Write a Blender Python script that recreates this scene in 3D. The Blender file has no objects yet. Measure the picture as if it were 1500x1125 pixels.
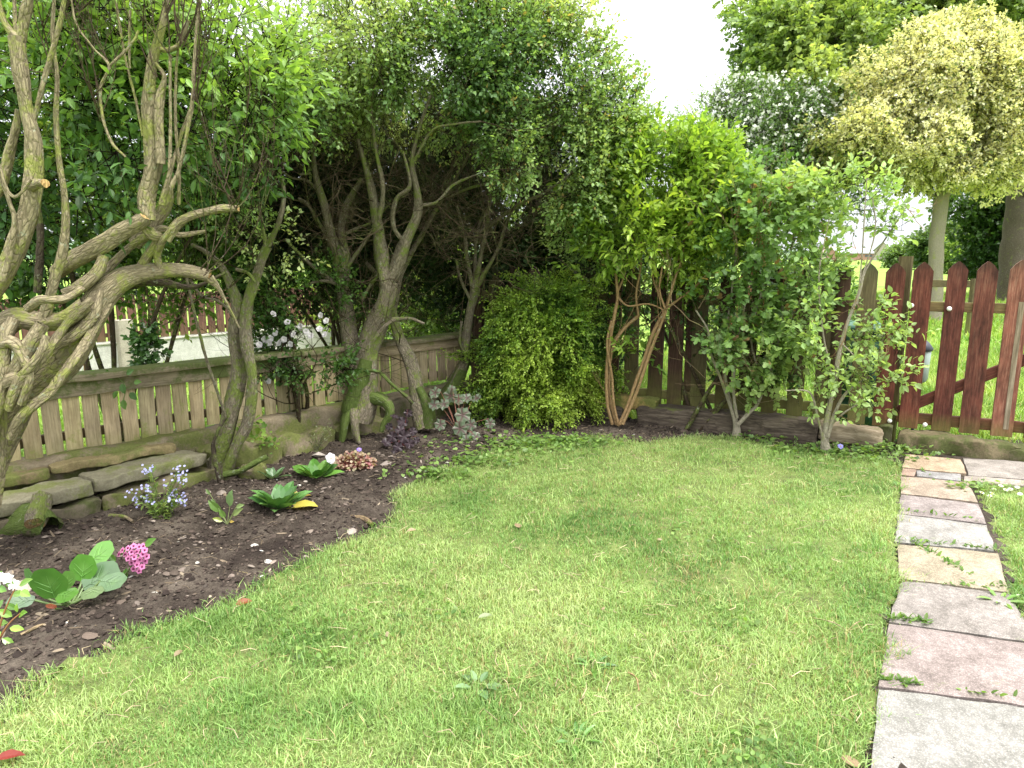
import bpy, math, random
import numpy as np
from math import radians, sin, cos, tan, pi

# ------------------------------------------------------------ camera, sky, sun, exposure
SC = bpy.context.scene
H = 1.30                      # eye height
TILT = radians(10.3)          # camera looks down by this
F = 1030.0                    # focal length in pixels of a 1500 px wide picture
cd = bpy.data.cameras.new('camera'); cam = bpy.data.objects.new('camera', cd)
SC.collection.objects.link(cam); SC.camera = cam
cd.sensor_width = 36.0; cd.lens = 36.0 * F / 1500.0
cd.clip_start = 0.05; cd.clip_end = 3000
cam.location = (0, 0, H); cam.rotation_euler = (radians(90) - TILT, 0, 0)

SUN_EL, SUN_AZ = radians(64), radians(128)     # azimuth measured from +Y towards +X
w = bpy.data.worlds.new('World'); SC.world = w; w.use_nodes = True
nt = w.node_tree; N = nt.nodes; Lk = nt.links
for n in list(N): N.remove(n)
out = N.new('ShaderNodeOutputWorld'); bg = N.new('ShaderNodeBackground')
sky = N.new('ShaderNodeTexSky'); sky.sky_type = 'NISHITA'; sky.sun_disc = False
sky.sun_elevation = SUN_EL; sky.sun_rotation = SUN_AZ
tc = N.new('ShaderNodeTexCoord'); sp = N.new('ShaderNodeSeparateXYZ')
ramp = N.new('ShaderNodeValToRGB')             # an overcast sky is brighter overhead
ramp.color_ramp.elements[0].position = 0.0; ramp.color_ramp.elements[0].color = (3.7, 3.85, 4.1, 1)
ramp.color_ramp.elements[1].position = 0.9; ramp.color_ramp.elements[1].color = (17.5, 17.5, 17.3, 1)
e = ramp.color_ramp.elements.new(0.15); e.color = (5.2, 5.3, 5.4, 1)
nz_ = N.new('ShaderNodeTexNoise'); nz_.inputs['Scale'].default_value = 2.2; nz_.inputs['Detail'].default_value = 5
mp = N.new('ShaderNodeMapping'); mp.inputs['Scale'].default_value = (1, 1, 3.5)
mr = N.new('ShaderNodeMapRange'); mr.inputs['From Min'].default_value = 0.3; mr.inputs['From Max'].default_value = 0.7
mr.inputs['To Min'].default_value = 0.86; mr.inputs['To Max'].default_value = 1.12
mul = N.new('ShaderNodeVectorMath'); mul.operation = 'SCALE'
mix = N.new('ShaderNodeMix'); mix.data_type = 'RGBA'; mix.inputs['Factor'].default_value = 0.9
Lk.new(tc.outputs['Generated'], sp.inputs[0]); Lk.new(sp.outputs['Z'], ramp.inputs['Fac'])
Lk.new(tc.outputs['Generated'], mp.inputs['Vector']); Lk.new(mp.outputs[0], nz_.inputs['Vector'])
Lk.new(nz_.outputs['Fac'], mr.inputs['Value'])
Lk.new(ramp.outputs['Color'], mul.inputs[0]); Lk.new(mr.outputs[0], mul.inputs['Scale'])
Lk.new(sky.outputs['Color'], mix.inputs['A']); Lk.new(mul.outputs[0], mix.inputs['B'])
Lk.new(mix.outputs['Result'], bg.inputs['Color']); bg.inputs['Strength'].default_value = 0.12
Lk.new(bg.outputs[0], out.inputs[0])

sd = bpy.data.lights.new('sun', 'SUN'); sun = bpy.data.objects.new('sun', sd)
SC.collection.objects.link(sun)
sd.energy = 1.7; sd.angle = radians(18); sd.color = (1.0, 0.96, 0.88)
sdir = (sin(SUN_AZ) * cos(SUN_EL), cos(SUN_AZ) * cos(SUN_EL), sin(SUN_EL))
from mathutils import Vector, Matrix
sun.rotation_euler = Vector(sdir).to_track_quat('Z', 'Y').to_euler()
SC.view_settings.view_transform = 'Standard'; SC.view_settings.look = 'None'
SC.view_settings.exposure = 1.35; SC.view_settings.gamma = 1.0
SC.view_settings.use_curve_mapping = False
SC.render.engine = 'CYCLES'
SC.cycles.max_bounces = 6; SC.cycles.transmission_bounces = 4; SC.cycles.diffuse_bounces = 4
SC.cycles.use_denoising = True

# ------------------------------------------------------------ helpers
rng = np.random.default_rng(7); random.seed(7)
COL = bpy.data.collections.new('garden'); SC.collection.children.link(COL)

def P(px, py, Y):
    """point at distance Y along the line of sight of a picture position"""
    u = (px - 750.0) / F; v = (562.5 - py) / F
    d = Y / (cos(TILT) + v * sin(TILT))
    return np.array([u * d, Y, H + d * (v * cos(TILT) - sin(TILT))])
def G(px, py, z=0.0):
    """point on the level z"""
    u = (px - 750.0) / F; v = (562.5 - py) / F
    d = (z - H) / (v * cos(TILT) - sin(TILT))
    return np.array([u * d, d * (cos(TILT) + v * sin(TILT)), z])

def nrm(a): return a / np.maximum(np.linalg.norm(a, axis=-1, keepdims=True), 1e-9)
_ns = {}
def snoise(p, seed=0, freq=1.0):
    """smooth cheap noise, about -1..1"""
    if seed not in _ns:
        r = np.random.default_rng(seed + 100)
        _ns[seed] = (nrm(r.normal(size=(9, 3))) * r.uniform(.6, 2.0, (9, 1)), r.uniform(0, 6.28, 9))
    d, ph = _ns[seed]
    return np.sin(np.asarray(p) @ d.T * freq * 3.0 + ph).sum(-1) / 3.2
_lat = np.random.default_rng(5).uniform(-1, 1, (256, 256))
def vnoise(x, y, f, o=0):
    x = x * f + o * 17.3; y = y * f + o * 9.1
    xi = np.floor(x).astype(int); yi = np.floor(y).astype(int)
    fx = x - xi; fy = y - yi; fx = fx * fx * (3 - 2 * fx); fy = fy * fy * (3 - 2 * fy)
    g = lambda a, b: _lat[a % 256, b % 256]
    return (g(xi, yi) * (1 - fx) + g(xi + 1, yi) * fx) * (1 - fy) + (g(xi, yi + 1) * (1 - fx) + g(xi + 1, yi + 1) * fx) * fy

class MB:
    """collects geometry, then links it as ONE mesh object"""
    def __init__(s): s.V = []; s.C = []; s.B = []; s.F = []; s.n = 0
    def add(s, V, faces, col=(1, 1, 1), bc=None, mat=0, smooth=False):
        V = np.asarray(V, float).reshape(-1, 3); k = len(V)
        c = np.asarray(col, float)
        if c.ndim == 1: c = np.tile(c[:3], (k, 1))
        s.V.append(V); s.C.append(c)
        s.B.append(V if bc is None else bc)
        for f in faces:
            f = np.asarray(f, int)
            if f.ndim == 1: f = f[None]
            s.F.append((f + s.n, mat, smooth))
        s.n += k
    def build(s, name, mats, parent=None, loc=None):
        V = np.concatenate(s.V); C = np.concatenate(s.C); B = np.concatenate(s.B)
        off = np.zeros(3)
        if parent is not None: off = np.array(wloc(parent))
        elif loc is not None: off = np.array(loc)
        me = bpy.data.meshes.new(name)
        me.vertices.add(len(V)); me.vertices.foreach_set('co', (V - off).ravel())
        lv = np.concatenate([f.ravel() for f, _, _ in s.F])
        tot = np.concatenate([np.full(len(f), f.shape[1]) for f, _, _ in s.F])
        mi = np.concatenate([np.full(len(f), m) for f, m, _ in s.F])
        sm = np.concatenate([np.full(len(f), q) for f, _, q in s.F])
        me.loops.add(len(lv)); me.loops.foreach_set('vertex_index', lv.astype(np.int32))
        me.polygons.add(len(tot)); st = np.concatenate([[0], np.cumsum(tot)[:-1]])
        me.polygons.foreach_set('loop_start', st.astype(np.int32))
        me.polygons.foreach_set('material_index', mi.astype(np.int32))
        me.polygons.foreach_set('use_smooth', sm.astype(bool))
        a = me.attributes.new('col', 'FLOAT_COLOR', 'POINT')
        a.data.foreach_set('color', np.hstack([C, np.ones((len(C), 1))]).astype(np.float32).ravel())
        b = me.attributes.new('bc', 'FLOAT_VECTOR', 'POINT')
        b.data.foreach_set('vector', B.astype(np.float32).ravel())
        me.update(calc_edges=True)
        for m in (mats if isinstance(mats, (list, tuple)) else [mats]): me.materials.append(m)
        o = bpy.data.objects.new(name, me); COL.objects.link(o)
        if parent is not None: o.parent = parent
        elif loc is not None: o.location = loc
        return o
def wloc(o):
    v = Vector((0, 0, 0))
    while o is not None: v = v + o.location; o = o.parent
    return v
def tag(o, label=None, cat=None, group=None, kind=None):
    if label: o['label'] = label
    if cat: o['category'] = cat
    if group: o['group'] = group
    if kind: o['kind'] = kind
    return o
def thing(name, label, cat, loc=(0, 0, 0), group=None):
    o = bpy.data.objects.new(name, None); COL.objects.link(o); o.location = tuple(loc)
    o.empty_display_size = .1
    return tag(o, label, cat, group)

def catmull(pts, rad, n=5):
    pts = np.asarray(pts, float); rad = np.asarray(rad, float)
    if len(pts) < 3 or n <= 1: return pts, rad
    q = np.vstack([2 * pts[0] - pts[1], pts, 2 * pts[-1] - pts[-2]])
    rr = np.concatenate([[rad[0]], rad, [rad[-1]]])
    o, r = [], []
    for i in range(1, len(q) - 2):
        for k in range(n):
            t = k / n
            o.append(.5 * ((2 * q[i]) + (-q[i - 1] + q[i + 1]) * t + (2 * q[i - 1] - 5 * q[i] + 4 * q[i + 1] - q[i + 2]) * t * t + (-q[i - 1] + 3 * q[i] - 3 * q[i + 1] + q[i + 2]) * t ** 3))
            r.append(rr[i] + (rr[i + 1] - rr[i]) * t)
    o.append(pts[-1]); r.append(rad[-1])
    return np.array(o), np.array(r)
def tube(mb, pts, rad, sides=8, col=(.3, .25, .18), n=4, gnarl=.12, mat=0, cap=None, seed=0, wob=0.0):
    pts, rad = catmull(pts, rad, n)
    if wob:
        pts = pts + np.stack([snoise(pts, seed + 11, 2.6), snoise(pts, seed + 12, 2.6), snoise(pts, seed + 13, 2.6)], -1) * wob * rad[:, None]
    m = len(pts)
    T = nrm(np.gradient(pts, axis=0))
    ref = np.array([0, 0, 1.0]) if abs(T[0][2]) < .9 else np.array([1.0, 0, 0])
    A = np.zeros((m, 3)); a = nrm(np.cross(T[0], ref)); A[0] = a
    for i in range(1, m):
        a = a - T[i] * np.dot(a, T[i]); a = nrm(a); A[i] = a
    B = np.cross(T, A)
    th = np.arange(sides) * 2 * pi / sides
    s = np.concatenate([[0], np.cumsum(np.linalg.norm(np.diff(pts, axis=0), axis=1))])
    cs, sn_ = np.cos(th), np.sin(th)
    rr = np.tile(rad[:, None], (1, sides))
    off = A[:, None, :] * cs[None, :, None] + B[:, None, :] * sn_[None, :, None]
    if gnarl:
        q = np.stack([cs[None] * 1.2 + 0 * s[:, None], sn_[None] * 1.2 + 0 * s[:, None], (s / max(rad.max(), .004) * .28)[:, None] + 0 * cs[None]], -1)
        rr = rr * (1 + gnarl * snoise(q + seed * 3.7, 1, 1.0))
    V = pts[:, None, :] + off * rr[:, :, None]
    rb = float(np.mean(rad))
    bc = np.stack([cs[None] * rb + 0 * s[:, None], sn_[None] * rb + 0 * s[:, None], s[:, None] + 0 * cs[None]], -1).reshape(-1, 3) + seed * .37
    i = np.arange(m - 1)[:, None] * sides; j = np.arange(sides)[None]; j2 = (j + 1) % sides
    f = np.stack([i + j, i + j2, i + sides + j2, i + sides + j], -1).reshape(-1, 4)
    mb.add(V.reshape(-1, 3), [f], col, bc, mat, True)
    if cap is not None:
        V2 = V[-1] + T[-1] * rad[-1] * .02
        mb.add(np.vstack([V2, pts[-1] + T[-1] * rad[-1] * .15]), [np.stack([np.arange(sides), (np.arange(sides) + 1) % sides, np.full(sides, sides)], -1)], cap, None, mat, False)
def sticks(mb, A, B, r0, r1, col, mat=0, sides=3):
    """many straight thin tapering twigs at once"""
    A = np.asarray(A); B = np.asarray(B); n = len(A)
    if n == 0: return
    T = nrm(B - A); ref = np.where(np.abs(T[:, 2:3]) < .9, [[0, 0, 1.0]], [[1.0, 0, 0]])
    U = nrm(np.cross(T, ref)); W = np.cross(T, U)
    th = np.arange(sides) * 2 * pi / sides
    o = U[:, None] * np.cos(th)[None, :, None] + W[:, None] * np.sin(th)[None, :, None]
    r0 = np.broadcast_to(r0, n)[:, None, None]; r1 = np.broadcast_to(r1, n)[:, None, None]
    V = np.concatenate([A[:, None] + o * r0, B[:, None] + o * r1], 1).reshape(-1, 3)
    b = np.arange(n)[:, None] * 2 * sides; k = np.arange(sides)[None]; k2 = (k + 1) % sides
    f = np.stack([b + k, b + k2, b + sides + k2, b + sides + k], -1).reshape(-1, 4)
    c = np.asarray(col, float)
    if c.ndim == 2: c = np.repeat(c, 2 * sides, 0)
    mb.add(V, [f], c, None, mat, True)
def inst(mb, tv, tf, pos, Rm, scale, col, col2=None, w=None, mat=0, smooth=False):
    """many copies of a small template; Rm (N,3,3) rows = local axes"""
    n = len(pos)
    if n == 0: return
    k = len(tv)
    scale = np.asarray(scale, float)
    if scale.ndim == 0: scale = np.full(n, float(scale))
    if scale.ndim == 1: scale = np.repeat(scale[:, None], 3, 1)
    L = tv[None] * scale[:, None]
    V = pos[:, None] + np.einsum('nki,nij->nkj', L, Rm)
    col = np.asarray(col, float)
    if col.ndim == 1: col = np.tile(col, (n, 1))
    c = np.repeat(col[:, None], k, 1)
    if col2 is not None:
        col2 = np.asarray(col2, float)
        if col2.ndim == 1: col2 = np.tile(col2, (n, 1))
        c = c * (1 - w[None, :, None]) + col2[:, None] * w[None, :, None]
    fs = [(np.arange(n)[:, None, None] * k + np.asarray(f)[None]).reshape(-1, np.asarray(f).shape[-1]) for f in tf]
    mb.add(V.reshape(-1, 3), fs, c.reshape(-1, 3), None, mat, smooth)
def frames(D, Nn):
    """rows: X, Y (=D, length), Z (~normal)"""
    Y = nrm(D); X = nrm(np.cross(Y, Nn)); Z = np.cross(X, Y)
    return np.stack([X, Y, Z], 1)

# leaf templates: x width, y length, z normal; folded along the midrib and drooping
LEAF4 = (np.array([[0, 0, 0], [.32, .45, .07], [0, 1, -.10], [-.32, .45, .07], [0, .5, -.0]]), [[[0, 1, 2, 4], [0, 4, 2, 3]]])
LEAFO = (np.array([[0, 0, 0], [.24, .22, .05], [.31, .52, .06], [.15, .84, 0.0], [0, 1, -.1], [-.15, .84, 0.0], [-.31, .52, .06], [-.24, .22, .05], [0, .34, 0], [0, .68, -.02]]),
         [[[0, 1, 2, 8], [8, 2, 3, 9], [0, 8, 6, 7], [8, 9, 5, 6]], [[9, 3, 4], [9, 4, 5]]])
LEAFL = (LEAFO[0] * np.array([.62, 1, 1]), LEAFO[1])           # lance
def lobed():
    # three-lobed leaf (hawthorn, currant, sycamore)
    o = [(0, 0), (.30, .12), (.46, .42), (.24, .46), (.26, .80), (0, 1.0), (-.26, .80), (-.24, .46), (-.46, .42), (-.30, .12)]
    V = np.array([[x, y, .10 * abs(x) - .12 * y * y] for x, y in o] + [[0, .45, -.03]])
    return V, [[[0, 1, 2, 10], [10, 2, 3, 4], [10, 4, 5, 6], [10, 6, 7, 8], [0, 10, 8, 9]]]
LEAFB = lobed()
def roundleaf(n=12, wav=.045):
    V = [[0, 0, 0]]; w = [1.0]
    for k in range(n):
        a = -pi / 2 + (k + .5) * 2 * pi / n
        r = .5 * (1 + .05 * sin(k * 2.1))
        V.append([r * cos(a), .5 + r * sin(a), wav * sin(k * 2.4)]); w.append(0)
    for k in range(n):
        a = -pi / 2 + (k + .5) * 2 * pi / n
        V.append([.27 * cos(a), .5 + .27 * sin(a), -.01 + wav * .4 * sin(k * 2.4)]); w.append(.4)
    V.append([0, .48, -.05]); w.append(1.0)
    c = len(V) - 1
    q = []; t = []
    for k in range(n):
        k2 = (k + 1) % n
        if k != n - 1: q.append([1 + k, 1 + k2, 1 + n + k2, 1 + n + k])
        t.append([1 + n + k, 1 + n + k2, c])
    q.append([1 + n - 1, 0, 1 + n, 1 + 2 * n - 1]); t.append([0, 1, 1 + n])
    return np.array(V), [q, t], np.array(w)
LEAFR = roundleaf()

def pick(pal, t, jit=.18, r=rng):
    """colour along a palette by t in 0..1 with a little jitter"""
    pal = np.asarray(pal, float); t = np.clip(t, 0, .9999) * (len(pal) - 1)
    i = t.astype(int); f = (t - i)[:, None]
    c = pal[i] * (1 - f) + pal[i + 1] * f
    return c * (1 + r.normal(size=(len(c), 1)) * jit).clip(.5, 1.6)

def sprays(mb, C, D, L, m, ll, pal, tmpl=LEAF4, tw=(.10, .07, .05), droop=.15, spread=.9, lmat=0, tmat=1, tr=.0016, up=.8, tj=.5, tb=0.0, seed=3, nf=1.2, ratio=1.0, accent=None):
    """leafy twigs: N twigs with m leaves each"""
    n = len(C)
    if n == 0: return
    D = nrm(D); Ls = L * rng.uniform(.6, 1.25, n)
    E = C + D * Ls[:, None]
    if tmat is not None: sticks(mb, C - D * Ls[:, None] * .5, E, tr * 1.5, tr * .5, tw, tmat)
    ref = nrm(rng.normal(size=(n, 3))); U = nrm(np.cross(D, ref)); W = np.cross(D, U)
    ct = np.clip(.5 + .38 * snoise(C, seed, nf) + tb + rng.normal(size=n) * .12, 0, 1)
    ps, ds, cs = [], [], []
    for j in range(m):
        t = (j + .6) / m; a = j * 2.4 + rng.uniform(-.4, .4, n)
        per = U * np.cos(a)[:, None] + W * np.sin(a)[:, None]
        sp_ = spread * (1.15 - .7 * t)
        d = D * (1 - sp_ * .45) + per * sp_ + rng.normal(size=(n, 3)) * .2; d[:, 2] -= droop
        ps.append(C + D * (Ls * t)[:, None] + rng.normal(size=(n, 3)) * ll * .12); ds.append(nrm(d))
        cs.append(ct + t * .15)
    ps = np.concatenate(ps); ds = np.concatenate(ds); cs = np.concatenate(cs)
    k = len(ps)
    nn = np.array([0, 0, 1.0]) * up + rng.normal(size=(k, 3)) * tj
    Rm = frames(ds, nn)
    col = pick(pal, cs, .16)
    if accent is not None:
        ac, pr = accent; sel = rng.random(k) < pr; col[sel] = np.asarray(ac) * rng.uniform(.7, 1.3, (sel.sum(), 1))
    s = ll * rng.uniform(.6, 1.2, k)
    inst(mb, tmpl[0], tmpl[1], ps, Rm, np.stack([s * ratio, s, s], -1), col, mat=lmat)

def blob(px, py, Y, rx, ry, rd, n, seed=1, thr=-.35, nf=2.2, shell=.5, cut=None):
    """points inside an uneven ellipsoid placed where the picture shows it; returns centres and outward directions"""
    c = P(px, py, Y); k = (Y / cos(TILT)) / F
    r = np.array([rx * k, rd, ry * k])
    q = nrm(rng.normal(size=(int(n * 2.2), 3))) * (rng.random((int(n * 2.2), 1)) ** (shell / 1.5))
    p = q * r * (1 + .18 * snoise(q * 2, seed + 5, 1.3)[:, None]) + c
    keep = snoise(p, seed, nf) > thr
    p = p[keep][:n]; q = q[keep][:n]
    if cut is not None:
        kk = cut(p); p = p[kk]; q = q[kk]
    return p, nrm(nrm(q / np.maximum(r, .01)) + rng.normal(size=q.shape) * .6 + np.array([0, 0, .25]))

def grow(segs, tips, p, d, L, r, depth, wig=.35, up=.12, ch=(3, 5), bias=None, rs=random):
    n = 5; pts = [np.array(p, float)]; d = nrm(np.array(d, float))
    for i in range(n):
        d = nrm(d + np.array([rs.gauss(0, wig), rs.gauss(0, wig), rs.gauss(0, wig) + up]) * .6)
        if bias is not None: d = nrm(d + bias * .12)
        pts.append(pts[-1] + d * L / n)
    segs.append((np.array(pts), np.linspace(r, r * .45, n + 1)))
    if depth <= 0: tips.append((pts[-1], d)); return
    for k in range(rs.randint(*ch)):
        i = rs.randint(1, n); a = nrm(pts[i] - pts[i - 1])
        dd = nrm(a + nrm(np.array([rs.gauss(0, 1), rs.gauss(0, 1), rs.gauss(0, 1)])) * rs.uniform(.5, 1.1))
        grow(segs, tips, pts[i], dd, L * rs.uniform(.5, .8), r * .5, depth - 1, wig, up, ch, bias, rs)
def draw_segs(mb, segs, col, mat=0, thin=.0045, sides=6):
    A, B, R0, R1 = [], [], [], []
    for k, (p, r) in enumerate(segs):
        if r[0] > thin: tube(mb, p, r, sides, col, 2, .12, mat, seed=k)
        else:
            A.append(p[:-1]); B.append(p[1:]); R0.append(r[:-1]); R1.append(r[1:])
    if A: sticks(mb, np.concatenate(A), np.concatenate(B), np.concatenate(R0), np.concatenate(R1), col, mat)
KR = .25
def limb(mb, trace, col=(.3, .25, .18), sides=10, cap=None, seed=0, gnarl=.16, n=5, wob=.25, mat=0, grow_r=1.0):
    """trace: list of (px, py, Y, radius in px)"""
    pts = np.array([P(a, b, y) for a, b, y, r in trace]); rad = np.array([(r * (.62 + KR * min(max(r - 4, 0), 6) / 6) if r < 16 else r * (.66 + KR) + (r - 16) * .05) * (y / cos(TILT)) / F for a, b, y, r in trace]) * grow_r
    tube(mb, pts, rad, sides, col, n, gnarl, mat, cap, seed, wob)
    return pts
def obox(mb, c, size, ax=(1, 0, 0), col=(1, 1, 1), mat=0, up=(0, 0, 1), bev=.004):
    """a board: c centre, size (along ax, across, up), chamfered long edges"""
    ax = nrm(np.array(ax, float)); up = np.array(up, float); up = nrm(up - ax * np.dot(up, ax)); ac = np.cross(up, ax)
    L, Wd, Hh = np.array(size) / 2; b = min(bev, Wd * .4, Hh * .4)
    prof = [(-Wd + b, -Hh), (Wd - b, -Hh), (Wd, -Hh + b), (Wd, Hh - b), (Wd - b, Hh), (-Wd + b, Hh), (-Wd, Hh - b), (-Wd, -Hh + b)]
    V = []
    for s in (-1, 1):
        for a, z in prof: V.append(np.array(c) + ax * L * s + ac * a + up * z)
    f = [[i, (i + 1) % 8, 8 + (i + 1) % 8, 8 + i] for i in range(8)]
    V = np.array(V)
    loc = np.stack([(V - c) @ ac, (V - c) @ up, (V - c) @ ax], -1) + rng.uniform(0, 40)
    mb.add(V, [np.array(f)], col, loc, mat); mb.add(V, [np.array([[7, 6, 5, 4, 3, 2, 1, 0]]), np.array([[8, 9, 10, 11, 12, 13, 14, 15]])], col, loc, mat)

# ------------------------------------------------------------ materials
def base_mat(name, rough=.8, spec=.3):
    m = bpy.data.materials.new(name); m.use_nodes = True
    b = m.node_tree.nodes['Principled BSDF']; b.inputs['Roughness'].default_value = rough
    b.inputs['Specular IOR Level'].default_value = spec
    return m, m.node_tree, b
def nd(t, k, **kw):
    n = t.nodes.new(k)
    for a, v in kw.items():
        if a in n.inputs: n.inputs[a].default_value = v
        else: setattr(n, a, v)
    return n
def attr(t, name):
    a = t.nodes.new('ShaderNodeAttribute'); a.attribute_name = name; return a
def noise(t, vec, scale, detail=4, rough=.6):
    n = nd(t, 'ShaderNodeTexNoise'); n.inputs['Scale'].default_value = scale; n.inputs['Detail'].default_value = detail; n.inputs['Roughness'].default_value = rough
    if vec is not None: t.links.new(vec, n.inputs['Vector'])
    return n.outputs['Fac']
def rampn(t, fac, stops):
    r = t.nodes.new('ShaderNodeValToRGB'); e = r.color_ramp.elements
    e[0].position, e[0].color = stops[0][0], (*stops[0][1], 1); e[1].position, e[1].color = stops[-1][0], (*stops[-1][1], 1)
    for p, c in stops[1:-1]: x = e.new(p); x.color = (*c, 1)
    t.links.new(fac, r.inputs['Fac']); return r.outputs['Color']
def mixc(t, fac, a, b, mode='MIX'):
    m = t.nodes.new('ShaderNodeMix'); m.data_type = 'RGBA'; m.blend_type = mode
    for s, v in (('Factor', fac), ('A', a), ('B', b)):
        if isinstance(v, (int, float)): m.inputs[s].default_value = v
        elif isinstance(v, tuple): m.inputs[s].default_value = (*v, 1)
        else: t.links.new(v, m.inputs[s])
    return m.outputs['Result']
def bump(t, b, fac, strength=.5, dist=.01):
    n = t.nodes.new('ShaderNodeBump'); n.inputs['Strength'].default_value = strength; n.inputs['Distance'].default_value = dist
    t.links.new(fac, n.inputs['Height']); t.links.new(n.outputs[0], b.inputs['Normal'])
def vmap(t, vec, scale):
    m = t.nodes.new('ShaderNodeMapping'); m.inputs['Scale'].default_value = scale; t.links.new(vec, m.inputs['Vector']); return m.outputs[0]
G3 = lambda v: (v, v, v)

def leaf_mat(name, trans=.35, rough=.42, spec=.45, tint=(1.25, 1.2, .55)):
    m, t, b = base_mat(name, rough, spec)
    a = attr(t, 'col')
    g = t.nodes.new('ShaderNodeNewGeometry')
    c = mixc(t, .3, a.outputs['Color'], rampn(t, noise(t, g.outputs['Position'], 14, 3), [(.3, G3(.55)), (.7, G3(1.3))]), 'MULTIPLY')
    t.links.new(c, b.inputs['Base Color'])
    tr = t.nodes.new('ShaderNodeBsdfTranslucent'); t.links.new(mixc(t, 1.0, c, tint, 'MULTIPLY'), tr.inputs['Color'])
    ms = t.nodes.new('ShaderNodeMixShader'); ms.inputs[0].default_value = trans
    o = t.nodes['Material Output']
    t.links.new(b.outputs[0], ms.inputs[1]); t.links.new(tr.outputs[0], ms.inputs[2]); t.links.new(ms.outputs[0], o.inputs['Surface'])
    return m
M = {}
M['leaf'] = leaf_mat('leaf', .48); M['glossy_leaf'] = leaf_mat('glossy_leaf', .22, .28, .55)
M['dark_leaf'] = leaf_mat('dark_leaf', .08, .75, .12)  # matte leaf for back shrubs whose colour carries the hollow's shade
M['grass'] = leaf_mat('grass_blade', .38, .5, .35, (1.15, 1.15, .6))
M['petal'] = leaf_mat('petal', .3, .6, .2, (1, 1, 1))

def bark_mat(name, a, b_, moss, mossc=(.09, .115, .025), furrow=1.0):
    m, t, b = base_mat(name, .9, .15)
    bc = attr(t, 'bc').outputs['Vector']; cl = attr(t, 'col').outputs['Color']
    v = vmap(t, bc, (1, 1, .28))
    dn = nd(t, 'ShaderNodeTexNoise'); dn.inputs['Scale'].default_value = 30; dn.inputs['Detail'].default_value = 4; t.links.new(v, dn.inputs['Vector'])
    vm = nd(t, 'ShaderNodeVectorMath', operation='MULTIPLY_ADD'); t.links.new(dn.outputs['Color'], vm.inputs[0]); vm.inputs[1].default_value = (.03, .03, .03); t.links.new(v, vm.inputs[2]); v = vm.outputs[0]
    n1 = noise(t, v, 110, 7, .8)
    wv = nd(t, 'ShaderNodeTexVoronoi'); wv.feature = 'DISTANCE_TO_EDGE'; wv.inputs['Scale'].default_value = 88; t.links.new(v, wv.inputs['Vector'])
    base = rampn(t, n1, [(.3, a), (.52, tuple((x + y) / 2 for x, y in zip(a, b_))), (.72, b_)])
    base = mixc(t, 1.0, base, cl, 'MULTIPLY')
    crack = rampn(t, wv.outputs['Distance'], [(0, G3(.38)), (.2, G3(1))])
    base = mixc(t, .6 * furrow, base, crack, 'MULTIPLY')
    g = t.nodes.new('ShaderNodeNewGeometry')
    nm = noise(t, g.outputs['Position'], 7, 5, .7)
    nf = noise(t, g.outputs['Position'], 60, 3)
    add = nd(t, 'ShaderNodeMath', operation='MULTIPLY_ADD'); t.links.new(nf, add.inputs[0]); add.inputs[1].default_value = .35; t.links.new(nm, add.inputs[2])
    fac = rampn(t, add.outputs[0], [(.80 - moss * .35, G3(0)), (.92 - moss * .35, G3(.92))])
    base = mixc(t, fac, base, mixc(t, nf, mossc, tuple(x * 2.3 for x in mossc)))
    lich = rampn(t, noise(t, g.outputs['Position'], 33, 4, .7), [(.62, G3(0)), (.68, G3(.55))])
    base = mixc(t, lich, base, (.34, .37, .28))
    t.links.new(base, b.inputs['Base Color'])
    hh = nd(t, 'ShaderNodeMath', operation='ADD'); t.links.new(crack, hh.inputs[0]); t.links.new(n1, hh.inputs[1])
    bump(t, b, hh.outputs[0], .9, .006)
    return m
M['bark'] = bark_mat('grey_bark', (.10, .08, .055), (.35, .30, .22), .38)
M['dark_bark'] = bark_mat('dark_bark', (.06, .05, .04), (.19, .155, .12), .1)
M['elder_bark'] = bark_mat('corky_bark', (.14, .11, .065), (.48, .41, .27), .38, (.15, .16, .045))
M['moss_bark'] = bark_mat('mossy_bark', (.07, .055, .035), (.24, .20, .14), .85, (.055, .08, .018))
M['twig'] = bark_mat('twig_bark', (.035, .026, .019), (.12, .095, .07), .3, (.07, .085, .025), .3)
M['cane'] = bark_mat('cane_bark', (.22, .13, .06), (.42, .29, .15), .05, (.14, .13, .04), .35)
M['smooth_bark'] = bark_mat('smooth_bark', (.22, .19, .14), (.42, .38, .30), .25, (.17, .18, .07), .25)

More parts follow.
